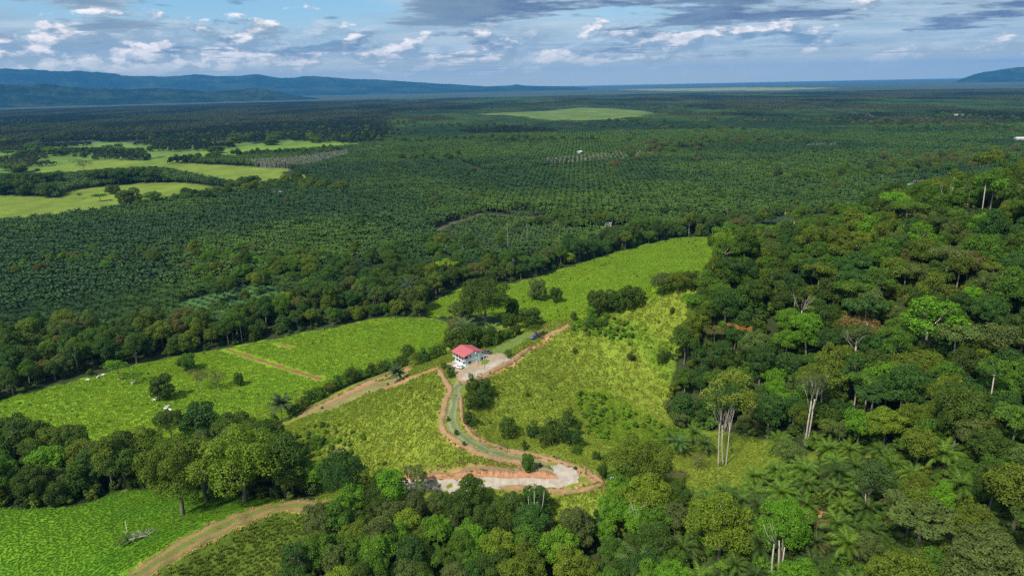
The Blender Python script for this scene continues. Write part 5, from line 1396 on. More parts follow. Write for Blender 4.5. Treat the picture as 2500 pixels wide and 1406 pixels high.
    rail.box(-.2, -.15, -.77, 1.7, F2 + 1.0, F2 + 1.06); part('railing', 'dark', rail)
    k = 0
    for i in range(22): part('baluster', 'dark', MB().box(-.1 + i * .41, -.06 + i * .41, -.81, -.78, F2 + .16, F2 + 1.0))
    # upper storey set back behind the balcony
    m = MB()
    for a, b, c, d_ in wall_with(.2, L - .2, F2 + .12, EA + .35, [(1.0, 2.4, F2 + .12, 5.0), (4.6, 6.8, F2 + .9, 5.0)]): m.box(a, b, 1.8, 2.0, c, d_)
    part('wall', 'white', m)
    part('door', 'dark', MB().box(1.0, 2.4, 1.88, 1.94, F2 + .16, 5.0)); window(root, 'x', 4.6, 6.8, F2 + .9, 5.0, 1.8, -1)
    hy2 = [(2.3, 3.1, 3.9, 5.1)]; m = MB()
    for a, b, c, d_ in wall_with(.0, WT - 2.2, F2 + .12, EA, []):
        pass
    for a, b, c, d_ in wall_with(1.8, WT - 2.2, F2 + .12, EA + .1, hy2): m.box(0, .2, a, b, c, d_)
    part('wall', 'mint', m); window(root, 'y', *hy2[0], 0, -1)
    part('parapet', 'white', MB().box(-.02, .18, -.7, 1.8, F2 + .12, F2 + .75))
    m = MB(); m.box(L - .2, L, 1.8, WT, F2 + .12, EA); m.box(.2, L - .2, WT - .2, WT, F2 + .12, EA); part('wall', 'white', m)
    # gable triangle
    yr = 4.1
    m = MB(); m.add([(0, 1.8, EA + .1), (0, WT - .3, EA + .1), (0, yr, RI - .2), (.2, 1.8, EA + .1), (.2, WT - .3, EA + .1), (.2, yr, RI - .2)], [(0, 1, 2), (5, 4, 3), (0, 3, 4, 1), (1, 4, 5, 2), (2, 5, 3, 0)])
    part('gable', 'white', m)
    # stair tower on the gable side and porch
    part('stair_tower', 'mint', MB().box(-.55, 1.6, WT - 2.2, WT - .1, .02, EA + .2))
    for y in (WT - 2.26, WT - .75): part('drainpipe', 'dark', MB().tube([(-.62, y, .05), (-.62, y, EA + .1)], [.05, .05], 6))
    part('water_tank', 'white', MB().tube([(-.35, WT - 2.9, 5.2), (-.35, WT - 2.9, 6.05)], [.55, .5], 12))
    po = MB().box(-.5, 2.4, WT + .1, WT + 3.2, F1 - .05, F1 + .13); part('porch_roof', 'white', po)
    for x, y in ((-.35, WT + 3.0), (2.2, WT + 3.0), (-.35, WT + 1.5)): part('pillar', 'white', MB().box(x - .1, x + .1, y - .1, y + .1, .02, F1 - .05))
    part('porch_floor', 'slab', MB().box(-.9, 3.0, WT + .4, WT + 3.8, -1.2, .03))
    # roof
    def slope(y0, z0_, y1, z1, nm='roof'):
        x0, x1 = -.85, L + .95; n = 12
        rb = MB(); t = .07; rb.add([(x0, y0, z0_), (x1, y0, z0_), (x1, y1, z1), (x0, y1, z1), (x0, y0, z0_ + t), (x1, y0, z0_ + t), (x1, y1, z1 + t), (x0, y1, z1 + t)], [(0, 3, 2, 1), (4, 5, 6, 7), (0, 1, 5, 4), (1, 2, 6, 5), (2, 3, 7, 6), (3, 0, 4, 7)])
        r = part(nm, 'roof', rb)
        for i in range(n + 1):
            x = x0 + (x1 - x0) * i / n
            sb = MB(); sb.add([(x - .03, y0, z0_ + t), (x + .03, y0, z0_ + t), (x + .03, y1, z1 + t), (x - .03, y1, z1 + t), (x - .03, y0, z0_ + t + .05), (x + .03, y0, z0_ + t + .05), (x + .03, y1, z1 + t + .05), (x - .03, y1, z1 + t + .05)], [(0, 3, 2, 1), (4, 5, 6, 7), (0, 1, 5, 4), (1, 2, 6, 5), (2, 3, 7, 6), (3, 0, 4, 7)])
            part('seam', 'roof', sb, r)
        return r
    r = slope(-1.35, 4.95, yr, RI); slope(WT + 1.5, 5.15, yr, RI)
    part('ridge_cap', 'roof', MB().box(-.9, L + 1.0, yr - .16, yr + .16, RI + .05, RI + .16))
    part('fascia', 'roof_under', MB().box(-1.1, L + 1.2, -1.32, -1.26, 4.78, 4.93))
    # things on the balcony
    t = thing('table', 'dark wooden table on the upper balcony of the house', 'table', root.matrix_world @ Vector((5.2, .3, F2 + .16)), u)
    MB().box(-.8, .8, -.4, .4, .72, .78).build('table_top', M['furn'], t)
    for x in (-.7, .7):
        for y in (-.3, .3): MB().box(x - .04, x + .04, y - .04, y + .04, 0, .72).build('leg', M['furn'], t)
    for i, (x, lab) in enumerate(((2.9, 'dark wooden chair on the balcony between door and table'), (7.4, 'dark wooden chair at the far end of the balcony'))):
        t = thing('chair', lab, 'chair', root.matrix_world @ Vector((x, .3, F2 + .16)), u)
        MB().box(-.25, .25, -.25, .25, .42, .47).build('seat', M['furn'], t); MB().box(-.25, .25, .2, .25, .47, .95).build('backrest', M['furn'], t)
        for a in (-.21, .21):
            for b in (-.21, .21): MB().box(a - .025, a + .025, b - .025, b + .025, 0, .42).build('leg', M['furn'], t)
    return root
def thing(name, label, cat, loc, dirx=None, group=None):
    o = bpy.data.objects.new(name, None); col.objects.link(o); o.location = loc
    if dirx is not None: o.rotation_euler = (0, 0, math.atan2(dirx[1], dirx[0]))
    return tag(o, label, cat, group)
build_house()

# ------------------------------------------------------------------ cars
M['tyre'] = plain('tyre', (.02, .02, .02), 0.9); M['rim'] = plain('wheel_rim', (.45, .45, .46), 0.35, .8)
M['headlight'] = plain('headlight', (.75, .75, .72), 0.1, spec=.9); M['taillight'] = plain('taillight', (.4, .02, .02), 0.3)
def car_paint(n, c): return plain(n, c, 0.28, var=.02, spec=.6)
def car(px, py, px2, py2, label, paint, kind):
    """stands at the midpoint of two picture points, nose at the first"""
    a = P(px, py); b = P(px2, py2); c = ((a[0] + b[0]) / 2, (a[1] + b[1]) / 2); d = (a[0] - b[0], a[1] - b[1])
    z = max(H1(c[0] + i, c[1] + j) for i in (-1.2, 0, 1.2) for j in (-1.2, 0, 1.2)) + .13
    r = thing('parked_car', label, 'car', (c[0], c[1], z), d)
    Lh, w = 2.35, .9
    def loft(prof, hw, inset, name, mat, bev=.05):
        """side outline with rounded shoulders: prof list of (x, z, half width)"""
        m = MB(); n = len(prof)
        m.add([(x, -q, zz) for x, zz, q in prof] + [(x, q, zz) for x, zz, q in prof], [tuple(range(n)), tuple(range(2 * n - 1, n - 1, -1))] + [(i + n, i, (i + 1) % n, (i + 1) % n + n) for i in range(n)])
        return m.build(name, mat, r, bevel=bev)
    if kind == 'pickup':
        body = [(2.3, .38, .86), (2.36, .62, .86), (2.26, .9, .84), (1.15, 1.02, .88), (-.55, 1.04, .9), (-2.4, 1.04, .9), (-2.42, .45, .88), (-1.8, .36, .88), (1.6, .34, .88)]
        cab = [(1.1, 1.04, .84), (.45, 1.62, .70), (-.55, 1.66, .70), (-.8, 1.6, .72), (-.95, 1.06, .84)]
    else:
        body = [(2.2, .38, .84), (2.28, .62, .84), (2.15, .92, .82), (1.2, 1.06, .88), (-1.9, 1.10, .88), (-2.25, 1.02, .84), (-2.3, .5, .84), (-1.8, .36, .86), (1.6, .34, .86)]
        cab = [(1.15, 1.08, .84), (.4, 1.64, .70), (-1.5, 1.70, .70), (-1.95, 1.58, .70), (-2.15, 1.1, .82)]
    loft(body, w, 0, 'body', paint, .09)
    loft(cab, w, 0, 'cabin', paint, .06)
    # glass: sides, windscreen, rear
    def quad(pts, nm):
        m = MB(); p = [Vector(q) for q in pts]; nrm = (p[1] - p[0]).cross(p[3] - p[0]).normalized() * .012
        m.add([tuple(q + nrm) for q in p] + [tuple(q - nrm * 2) for q in p], [(0, 1, 2, 3), (7, 6, 5, 4)] + [(i, i + 4, (i + 1) % 4 + 4, (i + 1) % 4) for i in range(4)])
        m.build(nm, M['glass'], r)
    xf, xr = cab[0][0], cab[-1][0]; xt, xb = cab[1][0], cab[-2][0]
    quad([(xf - .04, .74, 1.12), (xf - .04, -.74, 1.12), (xt + .06, -.62, 1.585), (xt + .06, .62, 1.585)], 'windscreen')
    quad([(xr + .02, -.7, 1.14), (xr + .02, .7, 1.14), (xb - .06, .6, 1.56), (xb - .06, -.6, 1.56)], 'rear_window')
    for s in (-1, 1):
        k = 3 if kind != 'pickup' else 2
        for i in range(k):
            t0, t1 = (i + .05) / k, (i + .93) / k
            lo = lambda t: (xf - .28 + (xr - xf + .45) * t, s * .855, 1.13); hi = lambda t: (xt - .12 + (xb - xt + .2) * t, s * .735, 1.56)
            q = [lo(t0), hi(t0), hi(t1), lo(t1)]
            quad(q if s > 0 else q[::-1], 'side_window')
    for x in (1.42, -1.42):
        for s in (-1, 1):
            wh = link('wheel', MB().tube([(x, s * .68, .34), (x, s * .9, .34)], [.35, .35], 16).mesh('tyre', M['tyre'], False), r)
            link('rim', MB().tube([(x, s * .88, .34), (x, s * .925, .34)], [.2, .19], 10).mesh('rim', M['rim']), wh)
    for s in (-1, 1):
        MB().box(2.2, 2.34, s * .62 - .16, s * .62 + .16, .66, .8).build('headlight', M['headlight'], r)
        MB().box(-2.43 if kind == 'pickup' else -2.33, -2.3 if kind == 'pickup' else -2.22, s * .72 - .1, s * .72 + .1, .75, .98).build('taillight', M['taillight'], r)
        MB().box(xf - .35, xf - .2, s * .9, s * 1.03, 1.08, 1.2).build('mirror', M['dark'], r)
    if kind == 'pickup': MB().box(-2.3, -1.0, -.72, .72, 1.03, 1.075).build('bed_floor', M['dark'], r)
    MB().box(2.28, 2.38, -.5, .5, .42, .6).build('grille', M['dark'], r)
car(1109, 896.5, 1131, 901.5, 'white estate car parked in front of the house', car_paint('white_car_paint', (.80, .80, .80)), 'suv')
car(1176, 863, 1200, 866, 'dark grey pickup parked behind the house', car_paint('grey_car_paint', (.09, .10, .12)), 'pickup')
car(1299, 829, 1310, 824, 'blue car half hidden under a tree on the ridge', car_paint('blue_car_paint', (.10, .16, .34)), 'suv')

# ------------------------------------------------------------------ fences, poles, trough
def post(px, py, h, r, label, group, mat='post', lean=0.0, name='fence_post'):
    x, y, z = P(px, py)
    o = MB().tube([(0, 0, -.6), (lean * .5, 0, h * .5), (lean, 0, h)], [r, r, r * .85], 7).build(name, M[mat], None, loc=(x, y, z)); return tag(o, label, 'post', group)
TP = [(1139,1040),(1172,1078),(1239,1100),(1280,1106),(1359,1124),(1430,1156),(1446,1160),(1471,1176)]
names = ['highest post of the row along the outer edge of the track', 'second post from the top along the outer edge of the track', 'third post from the top along the outer edge of the track', 'fourth post from the top along the outer edge of the track',
         'fifth post from the top along the outer edge of the track', 'sixth post of the outer track row, first at the hairpin', 'seventh post of the outer track row at the hairpin', 'last post at the tip of the hairpin by a small tree']
for (a, b), n in zip(TP, names): post(a, b, 1.9, .11, 'thin dark ' + n, 'fence posts along the track', lean=float(rng.uniform(-.1, .1)))
def strand(a, b, h, nm='fence_wire'):
    p, q = P(*a), P(*b); n = 8; pts = []
    for i in range(n + 1):
        t = i / n; x = p[0] + (q[0] - p[0]) * t; y = p[1] + (q[1] - p[1]) * t
        pts.append((x, y, (p[2] + h) * (1 - t) + (q[2] + h) * t - .12 * math.sin(math.pi * t)))
    return pts
m = MB()
for a, b in zip(TP[:-1], TP[1:]):
    for h in (.7, 1.2, 1.65): m.tube(strand(a, b, h), [.012] * 9, 3)
tag(m.build('fence_wire', M['wire']), 'three thin wires strung between the track posts', 'fence wire')
for a, b, h, lab in ((1183.5, 904, 3.6, 'tall dark pole at the bend of the yard road'), (1159.5, 927, 3.6, 'tall dark pole at the mouth of the yard'), (1267, 1190, 2.4, 'dark post on the outer side of the lower gravel road'), (1168, 893, 3.0, 'slim grey pole beside the porch of the house')):
    post(a, b, h, .07, lab, 'single poles', name='pole')
post(358, 1319, 1.0, .05, 'short leaning stake at the edge of the knoll path', None, lean=-.2)
post(311, 1297, 4.2, .16, 'pale cream post standing alone on the near meadow', None, 'cream', name='pole')
post(729, 1228, 1.6, .09, 'pale post between the two tracks of the knoll path', None, 'cream')
post(1199, 1112, 1.6, .06, 'thin pale stake on the inner edge of the track', None, 'cream')
for i, (a, b, h) in enumerate(((1240, 606, 26, ), (1287, 590, 20))):
    x, y = on_plane(a, b); o = MB().tube([(0, 0, -1), (0, 0, h)], [.3, .2], 6).build('utility_pole', M['deadwood'], None, loc=(x, y, 0))
    tag(o, ('taller pale bare pole in the young palm block', 'shorter pale bare pole beside the young palm block')[i], 'pole', 'bare poles in the young palm block')
def trough():
    x, y, z = P(1496, 1170); r = thing('water_trough', 'white and blue water trough on the grass by the hairpin', 'trough', (x, y, z + .05), (1, -.25))
    m = MB(); n = 20
    ring = lambda rx, ry, zz: [(rx * (abs(math.cos(t)) ** .6) * math.copysign(1, math.cos(t)), ry * (abs(math.sin(t)) ** .7) * math.copysign(1, math.sin(t)), zz) for t in [2 * math.pi * i / n for i in range(n)]]
    R_ = [ring(1.15, .38, 0), ring(1.3, .5, .7), ring(1.2, .42, .7), ring(1.05, .32, .15)]
    m.add(sum(R_, []), [(k * n + i, k * n + (i + 1) % n, (k + 1) * n + (i + 1) % n, (k + 1) * n + i) for k in range(3) for i in range(n)] + [tuple(range(n - 1, -1, -1)), tuple(3 * n + i for i in range(n))])
    m.build('basin', plain('white_plastic', (.72, .74, .80), .4), r)
    MB().add([(*q[:2], .52) for q in ring(1.14, .38, .5)], [tuple(range(n))]).build('water', plain('trough_water', (.10, .16, .42), .08, spec=.8), r)
    MB().box(-1.32, 1.32, -.54, -.49, .05, .32).build('rim_band', plain('blue_plastic', (.06, .10, .40), .4), r)
trough()

# ------------------------------------------------------------------ cattle
def cow_mesh():
    V = [((-.75, 0, 1.15), (.30, .30)), ((-.35, 0, 1.12), (.37, .40)), ((.15, 0, 1.1), (.38, .42)), ((.6, 0, 1.18), (.33, .38)), ((.9, 0, 1.32), (.2, .24)), ((1.15, 0, 1.42), (.15, .17)), ((1.38, 0, 1.34), (.12, .14)), ((1.6, 0, 1.18), (.09, .1))]
    E = [(i, i + 1) for i in range(7)]
    def leg(root, pts):
        a = root
        for p, r in pts: V.append((p, (r, r))); E.append((a, len(V) - 1)); a = len(V) - 1
    for s in (-1, 1):
        leg(3, [((.55, s * .22, .85), .16), ((.55, s * .22, .48), .085), ((.57, s * .22, .2), .065), ((.6, s * .22, .03), .08)])
        leg(0, [((-.72, s * .22, .9), .2), ((-.58, s * .22, .62), .12), ((-.8, s * .22, .42), .075), ((-.76, s * .22, .18), .065), ((-.72, s * .22, .03), .08)])
        leg(5, [((1.16, s * .22, 1.48), .05), ((1.14, s * .32, 1.45), .03)])
        leg(5, [((1.2, s * .12, 1.6), .03), ((1.22, s * .2, 1.75), .015)])
    leg(0, [((-1.0, 0, 1.2), .06), ((-1.08, 0, .9), .035), ((-1.08, 0, .5), .05)])
    me = bpy.data.meshes.new('cow'); me.from_pydata([v for v, _ in V], E, [])
    o = bpy.data.objects.new('cow_skin', me); col.objects.link(o)
    md = o.modifiers.new('skin', 'SKIN'); sv = me.skin_vertices[0].data
    for i, (_, r) in enumerate(V): sv[i].radius = r
    sv[1].use_root = True
    o.modifiers.new('sub', 'SUBSURF').levels = 1
    out = bpy.data.meshes.new_from_object(o.evaluated_get(bpy.context.evaluated_depsgraph_get())); bpy.data.objects.remove(o)
    out.name = 'cow'
    for p in out.polygons: p.use_smooth = True
    return out
def cattle():
    hide = {'white': plain('white_hide', (.80, .77, .68), .8, var=.05), 'brown': plain('brown_hide', (.30, .12, .06), .8), 'grey': plain('grey_hide', (.50, .52, .48), .8)}
    base = cow_mesh(); meshes = {}
    for k, mt in hide.items(): q = base.copy(); q.materials.clear(); q.materials.append(mt); meshes[k] = q
    for px, py, a, c, lab in ((214, 931, .1, 'white', 'white cow grazing by the wood edge, leftmost of the herd'), (239, 924, 1.4, 'white', 'white cow seen end-on by the wood edge'), (251, 919, .3, 'white', 'white cow by the wood edge beside the end-on one'),
                              (325, 938, 1.2, 'white', 'white cow alone below the light green feathery tree'), (387, 973, .8, 'white', 'small white cow right under the lone dark tree'), (377, 980, .3, 'white', 'white cow in front of the lone dark tree'), (382, 978, .5, 'brown', 'reddish brown cow in front of the lone dark tree'),
                              (404, 1001, .1, 'white', 'white cow in the pair below the lone dark tree, on the left'), (416, 1004, -.5, 'white', 'white cow in the pair below the lone dark tree, on the right'), (408, 996, .2, 'grey', 'grey cow just behind the white pair')):
        x, y, z = P(px, py); o = link('cow', meshes[c], loc=(x, y, z), rot=(0, 0, a), scl=(1.05,) * 3); tag(o, lab, 'cow', 'cattle on the near pasture')
cattle()

# ------------------------------------------------------------------ palms and odd trees
def feather_palm(px, py, hpx, wpx, label, kind='palm', tint=(.08, .15, .035)):
    x, y, z = P(px, py); d = math.sqrt(x * x + y * y + (CAM_Z - z) ** 2); k = FPX / d; h = hpx / k / .9; w = wpx / k
    r = thing('palm', label, 'palm tree', (x, y, z)); th = h * (.62 if kind != 'fan' else .45)
    palm_tr = palm_trunk('trunk', th, .28 if kind != 'fan' else .22, 'bark_white' if kind in ('royal', 'fan') else 'palm_bark'); link('trunk', palm_tr, r)
    rr = random.Random(int(px)); n = 20 if kind != 'fan' else 22; L = w * .55
    for i in range(n):
        if kind == 'fan': ph = 1.45 - .06 * i * (1 if i % 2 else 1); dr = 1.1 + i * .03
        else: ph = 1.3 - 1.3 * i / n; dr = 1.3
        v, f = frond_arrays(L * rr.uniform(.9, 1.1), ph, dr, 15, .3 if kind != 'fan' else .55, L * (.2 if kind != 'fan' else .24), rr, hang=.35)
        o = link('frond', mesh_np('frond', v, f, M['palm']), r, loc=(0, 0, th), rot=(0, 0, i * 2.4 + rr.uniform(-.2, .2))); o['tint'] = [c * rr.uniform(.85, 1.2) for c in tint]
feather_palm(690, 1028, 78, 60, 'lone palm with white trunk beside the hedgerow', 'fan', (.055, .085, .03))
feather_palm(970, 932, 44, 42, 'dark fan-leaved palm in the hedgerow left of the house', 'fan', (.055, .085, .035))
feather_palm(1138, 850, 76, 70, 'big upright feather palm behind the red roof', 'palm', (.10, .16, .06))
feather_palm(1203, 838, 52, 44, 'palm with pale trunks at the lawn strip', 'royal', (.11, .20, .04))
feather_palm(1000, 740, 62, 60, 'grey-green feather palm in the wood behind the pasture', 'palm', (.09, .14, .07))
feather_palm(1655, 1112, 46, 60, 'feathery palm on the meadow edge of the wooded hill', 'palm')
feather_palm(1560, 1440, 90, 120, 'large feather palm at the bottom edge of the photo', 'palm', (.10, .18, .04))

def stem_tree(px, py, stems, hpx, crowns, label, tint, bark='bark_white', seed=1, n=900, size=.5, rpx=1.5, cat='tree'):
    """pale trunks in picture pixels: stems = [(top dx, top dy up, radius)], crowns = [(dx, up, r)]"""
    x, y, z = P(px, py); d = math.sqrt(x * x + y * y + (CAM_Z - z) ** 2); k = FPX / d; s = 1 / k; cs = 1 / (k * max(.6, math.hypot(x, y) / d))
    r = thing('tree', label, cat, (x, y, z)); rr = random.Random(seed)
    for j, (bx, dx, up, rad, forks) in enumerate(stems):
        m = MB(); b = Vector((bx * s, rr.uniform(-.6, .6), -1)); t = Vector((dx * s, rr.uniform(-1, 1), up * cs)); md = b.lerp(t, .5) + Vector((rr.uniform(-.3, .3), 0, 0))
        m.tube([b, b.lerp(md, .3), md, t], [rad * 1.4, rad * 1.05, rad * .85, rad * .55], 7)
        for q in range(forks):
            a = md.lerp(t, rr.uniform(.35, 1)); e = t + Vector((rr.uniform(-26, 26) * s, rr.uniform(-2.5, 2.5), rr.uniform(6, 40) * cs)); mm = a.lerp(e, .5) + Vector((rr.uniform(-.5, .5), 0, .3))
            m.tube([a, mm, e], [rad * .45, rad * .3, rad * .1], 5)
            for _ in range(2):
                e2 = e + Vector((rr.uniform(-9, 9) * s, rr.uniform(-1.5, 1.5), rr.uniform(0, 14) * cs)); m.tube([mm, e2], [rad * .2, rad * .06], 4)
        m.build('trunk', M[bark], r, smooth=True)
    if crowns:
        L = [(dx * s, rr.uniform(-1.5, 1.5), up * cs, q * s) for dx, up, q in crowns]
        c = link('crown', crown_mesh('crown', L, n, size, seed, M['leaf'], jit=.8, squash=.8), r); c['tint'] = list(tint)
stem_tree(1762, 1136, [(-8, -12, 90, .24, 6), (4, -6, 88, .26, 4), (8, 12, 92, .22, 6)], 180, [(-40, 150, 17), (-22, 168, 18), (-5, 182, 17), (14, 190, 20), (34, 176, 20), (44, 150, 17), (20, 145, 18), (-4, 140, 16), (56, 128, 12), (40, 118, 10), (-34, 128, 12)], 'tall yellow-green tree with three white trunks on the meadow', (.20, .24, .03), n=2300, size=.6, seed=3)
stem_tree(1964, 1086, [(0, 2, 96, .34, 4), (4, 8, 100, .3, 3)], 120, [(-16, 128, 18), (8, 138, 20), (28, 124, 17), (10, 116, 16)], 'tall tree with two bare white trunks at the foot of the wooded hill', (.09, .12, .04), n=1700, seed=4)
stem_tree(2083, 905, [(0, 0, 62, .45, 5)], 90, [(-18, 74, 16), (4, 84, 20), (24, 74, 16), (2, 66, 15)], 'tree with a thick white trunk and a broken side branch on the hill', (.085, .12, .03), n=1700, seed=5)
stem_tree(1306, 1326, [(-6, -34, 74, .12, 1), (-4, -14, 98, .11, 0), (0, 0, 108, .13, 0), (2, 6, 86, .1, 0), (4, 22, 112, .12, 0), (-6, -32, 56, .16, 0)], 110, [], 'bundle of leaning bare white trunks below the gravel road', (0, 0, 0), seed=6, cat='dead tree')
stem_tree(1556, 1340, [(0, -4, 60, .2, 7)], 70, [], 'bare white dead tree among the trees right of the bottom middle', (0, 0, 0), seed=7, cat='dead tree')
stem_tree(1788, 578, [(0, 1, 22, .25, 2)], 25, [], 'thin white dead trunk at the back corner of the far pasture', (0, 0, 0), seed=8, cat='dead tree')
stem_tree(1896, 1412, [(-10, -14, 70, .3, 2), (2, -2, 74, .3, 2), (10, 10, 62, .26, 1)], 70, [], 'three bare pale trunks at the bottom edge below the bright tree', (0, 0, 0), seed=9, cat='dead tree')
stem_tree(1950, 800, [(0, 3, 40, .3, 7)], 50, [], 'bare white snag sticking out of the wooded hill', (0, 0, 0), seed=10, cat='dead tree')
stem_tree(2300, 540, [(0, 6, 34, .3, 7)], 40, [], 'leafless pale tree near the top of the wooded hill', (0, 0, 0), seed=12, cat='dead tree')
stem_tree(2112, 1266, [(-4, -6, 50, .3, 3), (4, 4, 56, .3, 3)], 60, [(-20, 84, 20), (6, 96, 24), (30, 84, 20), (-4, 72, 20), (24, 66, 16)], 'dark green tree on pale reddish trunks above the palms', (.06, .105, .025), 'bark_pale', n=3000, seed=11)
def fallen_tree():
    x, y, z = P(334, 1318); r = thing('fallen_tree', 'fallen grey tree with bare branches lying on the near meadow', 'fallen tree', (x, y, z)); rr = random.Random(3)
    m = MB(); m.tube([(-4.5, -2.5, .2), (-2, -1.2, .9), (1.0, .1, 1.2), (4.2, 1.6, .9), (7.0, 3.0, .6)], [.38, .36, .3, .2, .07], 8)
    for i in range(16):
        a = Vector((rr.uniform(-1.5, 4), 0, 1)); a.y = a.x * .45 - .3; e = a + Vector((rr.uniform(-3.0, 3.6), rr.uniform(-2.5, 3), rr.uniform(-.6, 2.8))); mm = a.lerp(e, .5) + Vector((rr.uniform(-.4, .4), 0, .4))
        m.tube([a, mm, e], [.17, .11, .03], 5)
        for _ in range(3): e2 = mm + Vector((rr.uniform(-1.4, 1.4), rr.uniform(-1.2, 1.2), rr.uniform(-.2, 1.4))); m.tube([mm, e2], [.06, .02], 4)
    m.build('branches', M['deadwood'], r, smooth=True)
    c = link('leaves', crown_mesh('leaves', [(-3.6, -1.6, 1.6, 1.5), (-4.2, -2.8, 1.0, 1.2), (-2.6, -.6, 2.2, 1.1), (-2.9, -2.4, 1.2, 1.2)], 700, .42, 6, M['leaf'], jit=.8), r); c['tint'] = [.13, .19, .04]
fallen_tree()

# shrubs seen one by one
def shrubs():
    lob = [lobes_of(0, 1.6, 1.9, 1.7, 12, .7, 1.0, 90 + i, zmin=-.9) for i in range(3)]
    me = [crown_mesh('foliage', l, 1500, .30, 90 + i, M['leaf'], low=-.9) for i, l in enumerate(lob)]
    st = [trunk_mesh('stem', l, .6, .09, 90 + i, M['bark'], nl=6) for i, l in enumerate(lob)]
    L = [(1100,919,30,28,'deep green','dark green round bush at the mouth of the yard, left side'),(1084,900,20,18,'grey-green','light bush behind the dark one at the left edge of the yard'),
         (1240,872,24,20,'mid green','leafy bush at the upper bend of the yard road'),(1155,955,44,40,'dark green','upper left bush of the dark clump beside the track'),(1184,968,52,46,'dark green','upper right bush of the dark clump beside the track'),
         (1152,995,46,42,'dark green','lower left bush of the dark clump beside the track'),(1178,992,48,40,'deep green','lower right bush of the dark clump beside the track'),(1144,1037,36,34,'dark green','round dark bush by itself where the track begins to curve'),
         (1240,1062,54,48,'dark green','leftmost of the big dark bushes in the middle of the bowl'),(1302,1068,46,38,'deep green','second big dark bush from left in the middle of the bowl'),(1332,1084,54,42,'dark green','big low dark bush nearest the track fence'),
         (1350,1060,46,42,'dark green','dark bush in the centre of the bowl clump'),(1388,1042,50,44,'dark green','topmost dark bush of the bowl clump'),(1374,1076,58,50,'dark green','rightmost large dark bush of the bowl clump'),(1398,1086,52,44,'deep green','dark bush at the lower right of the bowl clump'),
         (1280,1096,20,22,'dark green','small upright bush by the fourth track post'),(1412,1060,18,26,'dark green','narrow dark bush right of the bowl clump'),(1405,1106,30,18,'mid green','low leafy bush below the bowl clump'),
         (1320,1140,10,12,'dark green','tiny bush right of the round tree on the verge'),(1456,1120,26,18,'dark green','low bush between hairpin and bowl, left of two'),(1480,1124,20,14,'mid green','low bush between hairpin and bowl, right of two'),
         (1095,1028,12,12,'dark green','tiny bush on the uphill earth edge of the track'),(1114,1062,14,14,'deep green','tiny bush inside the first curve of the track'),(1133,1089,12,14,'dark green','tiny bush on the earth heap below the first curve'),
         (1288,968,12,12,'dark green','single tiny bush high in the grassy bowl'),(1403,862,14,14,'dark green','tiny bush below the ridge scrub'),(1641,765,16,16,'dark green','single dark bush on the upper grass slope by the hill wood'),
         (1540,880,26,20,'dark green','dark bush in the scrub at the head of the bowl'),(1618,885,34,30,'dark green','dark round bush beside the hill wood'),(1450,800,50,28,'mid green','broad leafy bush on the crest of the grass hill'),(1400,782,26,20,'dark green','dark bush on the crest where the orange strip ends'),
         (745,1125,34,32,'deep green','dark bush at the lower left of the house hill'),(700,1082,22,22,'mid green','small bush on the lower left slope of the house hill'),(775,1092,36,26,'mid green','leafy bush in the middle of the lower left slope'),
         (1250,1240,26,30,'deep green','small dark bush below the gravel road, left of the leafy tree')]
    hedge = [(652,1045,26),(672,1036,28),(716,1016,30),(735,1002,34),(752,990,36),(772,980,36),(790,970,32),(808,960,34),(828,950,36),(884,926,32),(905,918,34),(926,912,34),(946,906,32),(966,902,30),(984,896,34),(1018,890,36),(1038,884,36),(1056,878,34),(1070,872,36)]
    for i, (a, b, s) in enumerate(hedge): L.append((a, b, s + 4, s - 4, ('deep green', 'mid green', 'dark green', 'olive')[i % 4], f'bush in the hedgerow along the pasture, {ordinal(i + 1)} from left'))
    for i, (a, b, w, h, c, lab) in enumerate(L):
        x, y, z = P(a, b); d = math.sqrt(x * x + y * y + (CAM_Z - z) ** 2); k = FPX / d
        r = thing('shrub', lab, 'shrub', (x, y, z), (math.cos(i * 1.7), math.sin(i * 1.7)), 'bushes on the slopes and in the hedgerow'); r.scale = (w / k / 4.6, w / k / 4.6, h / k / 3.3)
        link('stem', st[i % 3], r); c_ = link('foliage', me[i % 3], r); c_['tint'] = [float(q) for q in shade(c, rng, .1)]
shrubs()

# ------------------------------------------------------------------ small far buildings
def far_house(px, py, w, dp, h, roofc, label, wallc=(.6, .58, .55), z=0.0, flat=False):
    w *= .72; dp *= .72; roofc = tuple(c * .62 for c in roofc); wallc = tuple(c * .7 for c in wallc)
    x, y = on_plane(px, py, z); r = thing('farm_building', label, 'building', (x, y, z), (math.cos(px), math.sin(px) * .4))
    wm = plain('far_wall', wallc, .8); rm = plain('far_roof', roofc, .4, spec=.5)
    MB().box(-w / 2, w / 2, -dp / 2, dp / 2, -.5, h).build('wall', wm, r)
    o = .6
    if flat: MB().box(-w / 2 - o, w / 2 + o, -dp / 2 - o, dp / 2 + o, h, h + .25).build('roof', rm, r)
    else: MB().prism([(-dp / 2 - o, h), (dp / 2 + o, h), (0, h + dp * .28)], -w / 2 - o, w / 2 + o).build('roof', rm, r, rot=(0, 0, math.pi / 2))
    for i in (-1, 1): MB().box(i * w / 4 - .6, i * w / 4 + .6, -dp / 2 - .06, -dp / 2 - .01, 1.0, 2.1).build('window', M['glass'], r)
    MB().box(-.5, .5, -dp / 2 - .07, -dp / 2 - .01, 0, 2.1).build('door', M['furn'], r)
far_house(1483, 553, 11, 7, 4.0, (.62, .60, .62), 'small farm hut with white and dark roof beyond the tree line')
far_house(1470, 550, 8, 6, 4.2, (.20, .08, .07), 'small dark red roofed shed beside the white farm hut')
far_house(684, 482, 34, 14, 9, (.66, .68, .68), 'long pale roofed shed where plantation meets the far fields', flat=True)
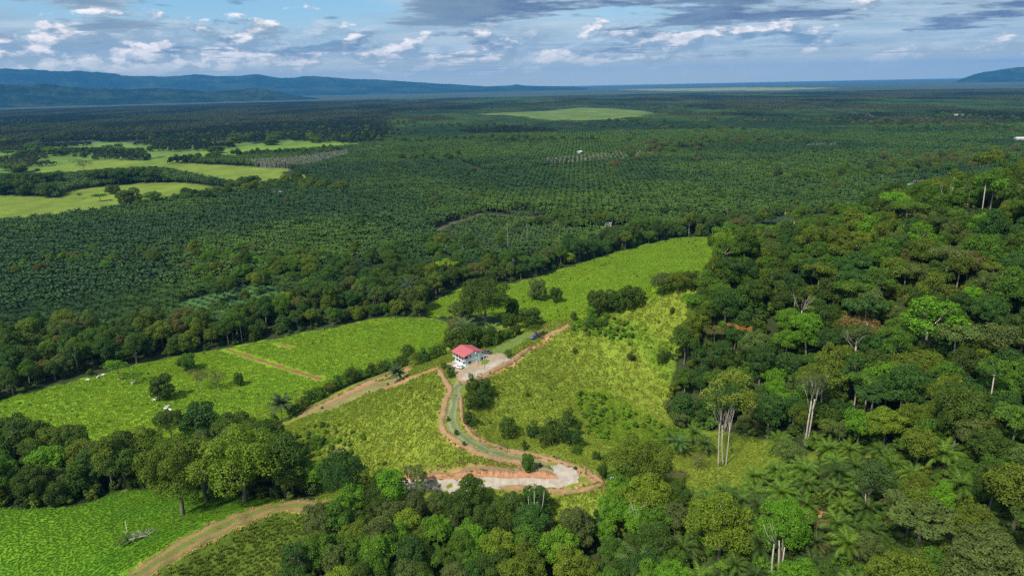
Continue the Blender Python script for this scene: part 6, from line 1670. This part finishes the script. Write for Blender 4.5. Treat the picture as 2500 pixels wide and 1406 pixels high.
far_house(604, 470, 18, 10, 8, (.7, .7, .7), 'small white roof beside the far tree row')
far_house(1415, 384, 16, 12, 12, (.85, .86, .86), 'white roofed building in a gap of the middle plantation')
far_house(2488, 352, 30, 18, 13, (.80, .80, .82), 'white building at the right edge of the plain')
far_house(2336, 288, 60, 24, 14, (.85, .85, .80), 'pale flat shed far out on the right of the plain', flat=True)
far_house(2222, 466, 14, 9, 9, (.80, .80, .82), 'white roofed farmhouse behind the top of the wooded hill')
far_house(2236, 460, 12, 9, 9.5, (.42, .16, .13), 'reddish roofed farmhouse behind the top of the wooded hill')
far_house(2388, 378, 22, 10, 10, (.8, .82, .8), 'low white shed in the right part of the plain', flat=True)

# dead and yellowing palms in the far plantation
def bare_palms(name, label, region, step, seed, h0, h1, bark, crown_tint, crown_p):
    p = grid_pts(wpoly(region, True), step, .15, seed, .42); r = np.random.default_rng(seed)
    mb = MB()
    for x, y in p:
        h = r.uniform(h0, h1); mb.tube([(x, y, -.5), (x + r.uniform(-.6, .6), y, h)], [.42, .26], 5)
        for k in range(5):
            a = r.uniform(0, 6.28); L = r.uniform(2, 4); mb.tube([(x, y, h), (x + math.cos(a) * L * .6, y + math.sin(a) * L * .6, h + r.uniform(-.4, 1)), (x + math.cos(a) * L, y + math.sin(a) * L, h - L * .6)], [.16, .12, .03], 3)
    tag(mb.build(name, M[bark]), label, kind='stuff')
bare_palms('dying_palms', 'strip of grey dying palms with bare trunks beside the far fields', [(600,404),(700,398),(780,388),(848,378),(852,386),(800,402),(740,416),(640,414)], 8.5, 1, 10, 15, 'deadwood', None, 0)
bare_palms('dying_palms', 'strip of bare grey palm trunks in the middle plantation', [(1330,400),(1420,392),(1500,384),(1590,380),(1595,388),(1500,402),(1420,408),(1340,412)], 10, 2, 9, 14, 'bark_pale', None, 0)
bare_palms('dying_palms', 'short strip of reddish bare palms on the right of the plain', [(1968,362),(2040,360),(2045,366),(1970,368)], 9, 3, 9, 13, 'bark_pale', None, 0)
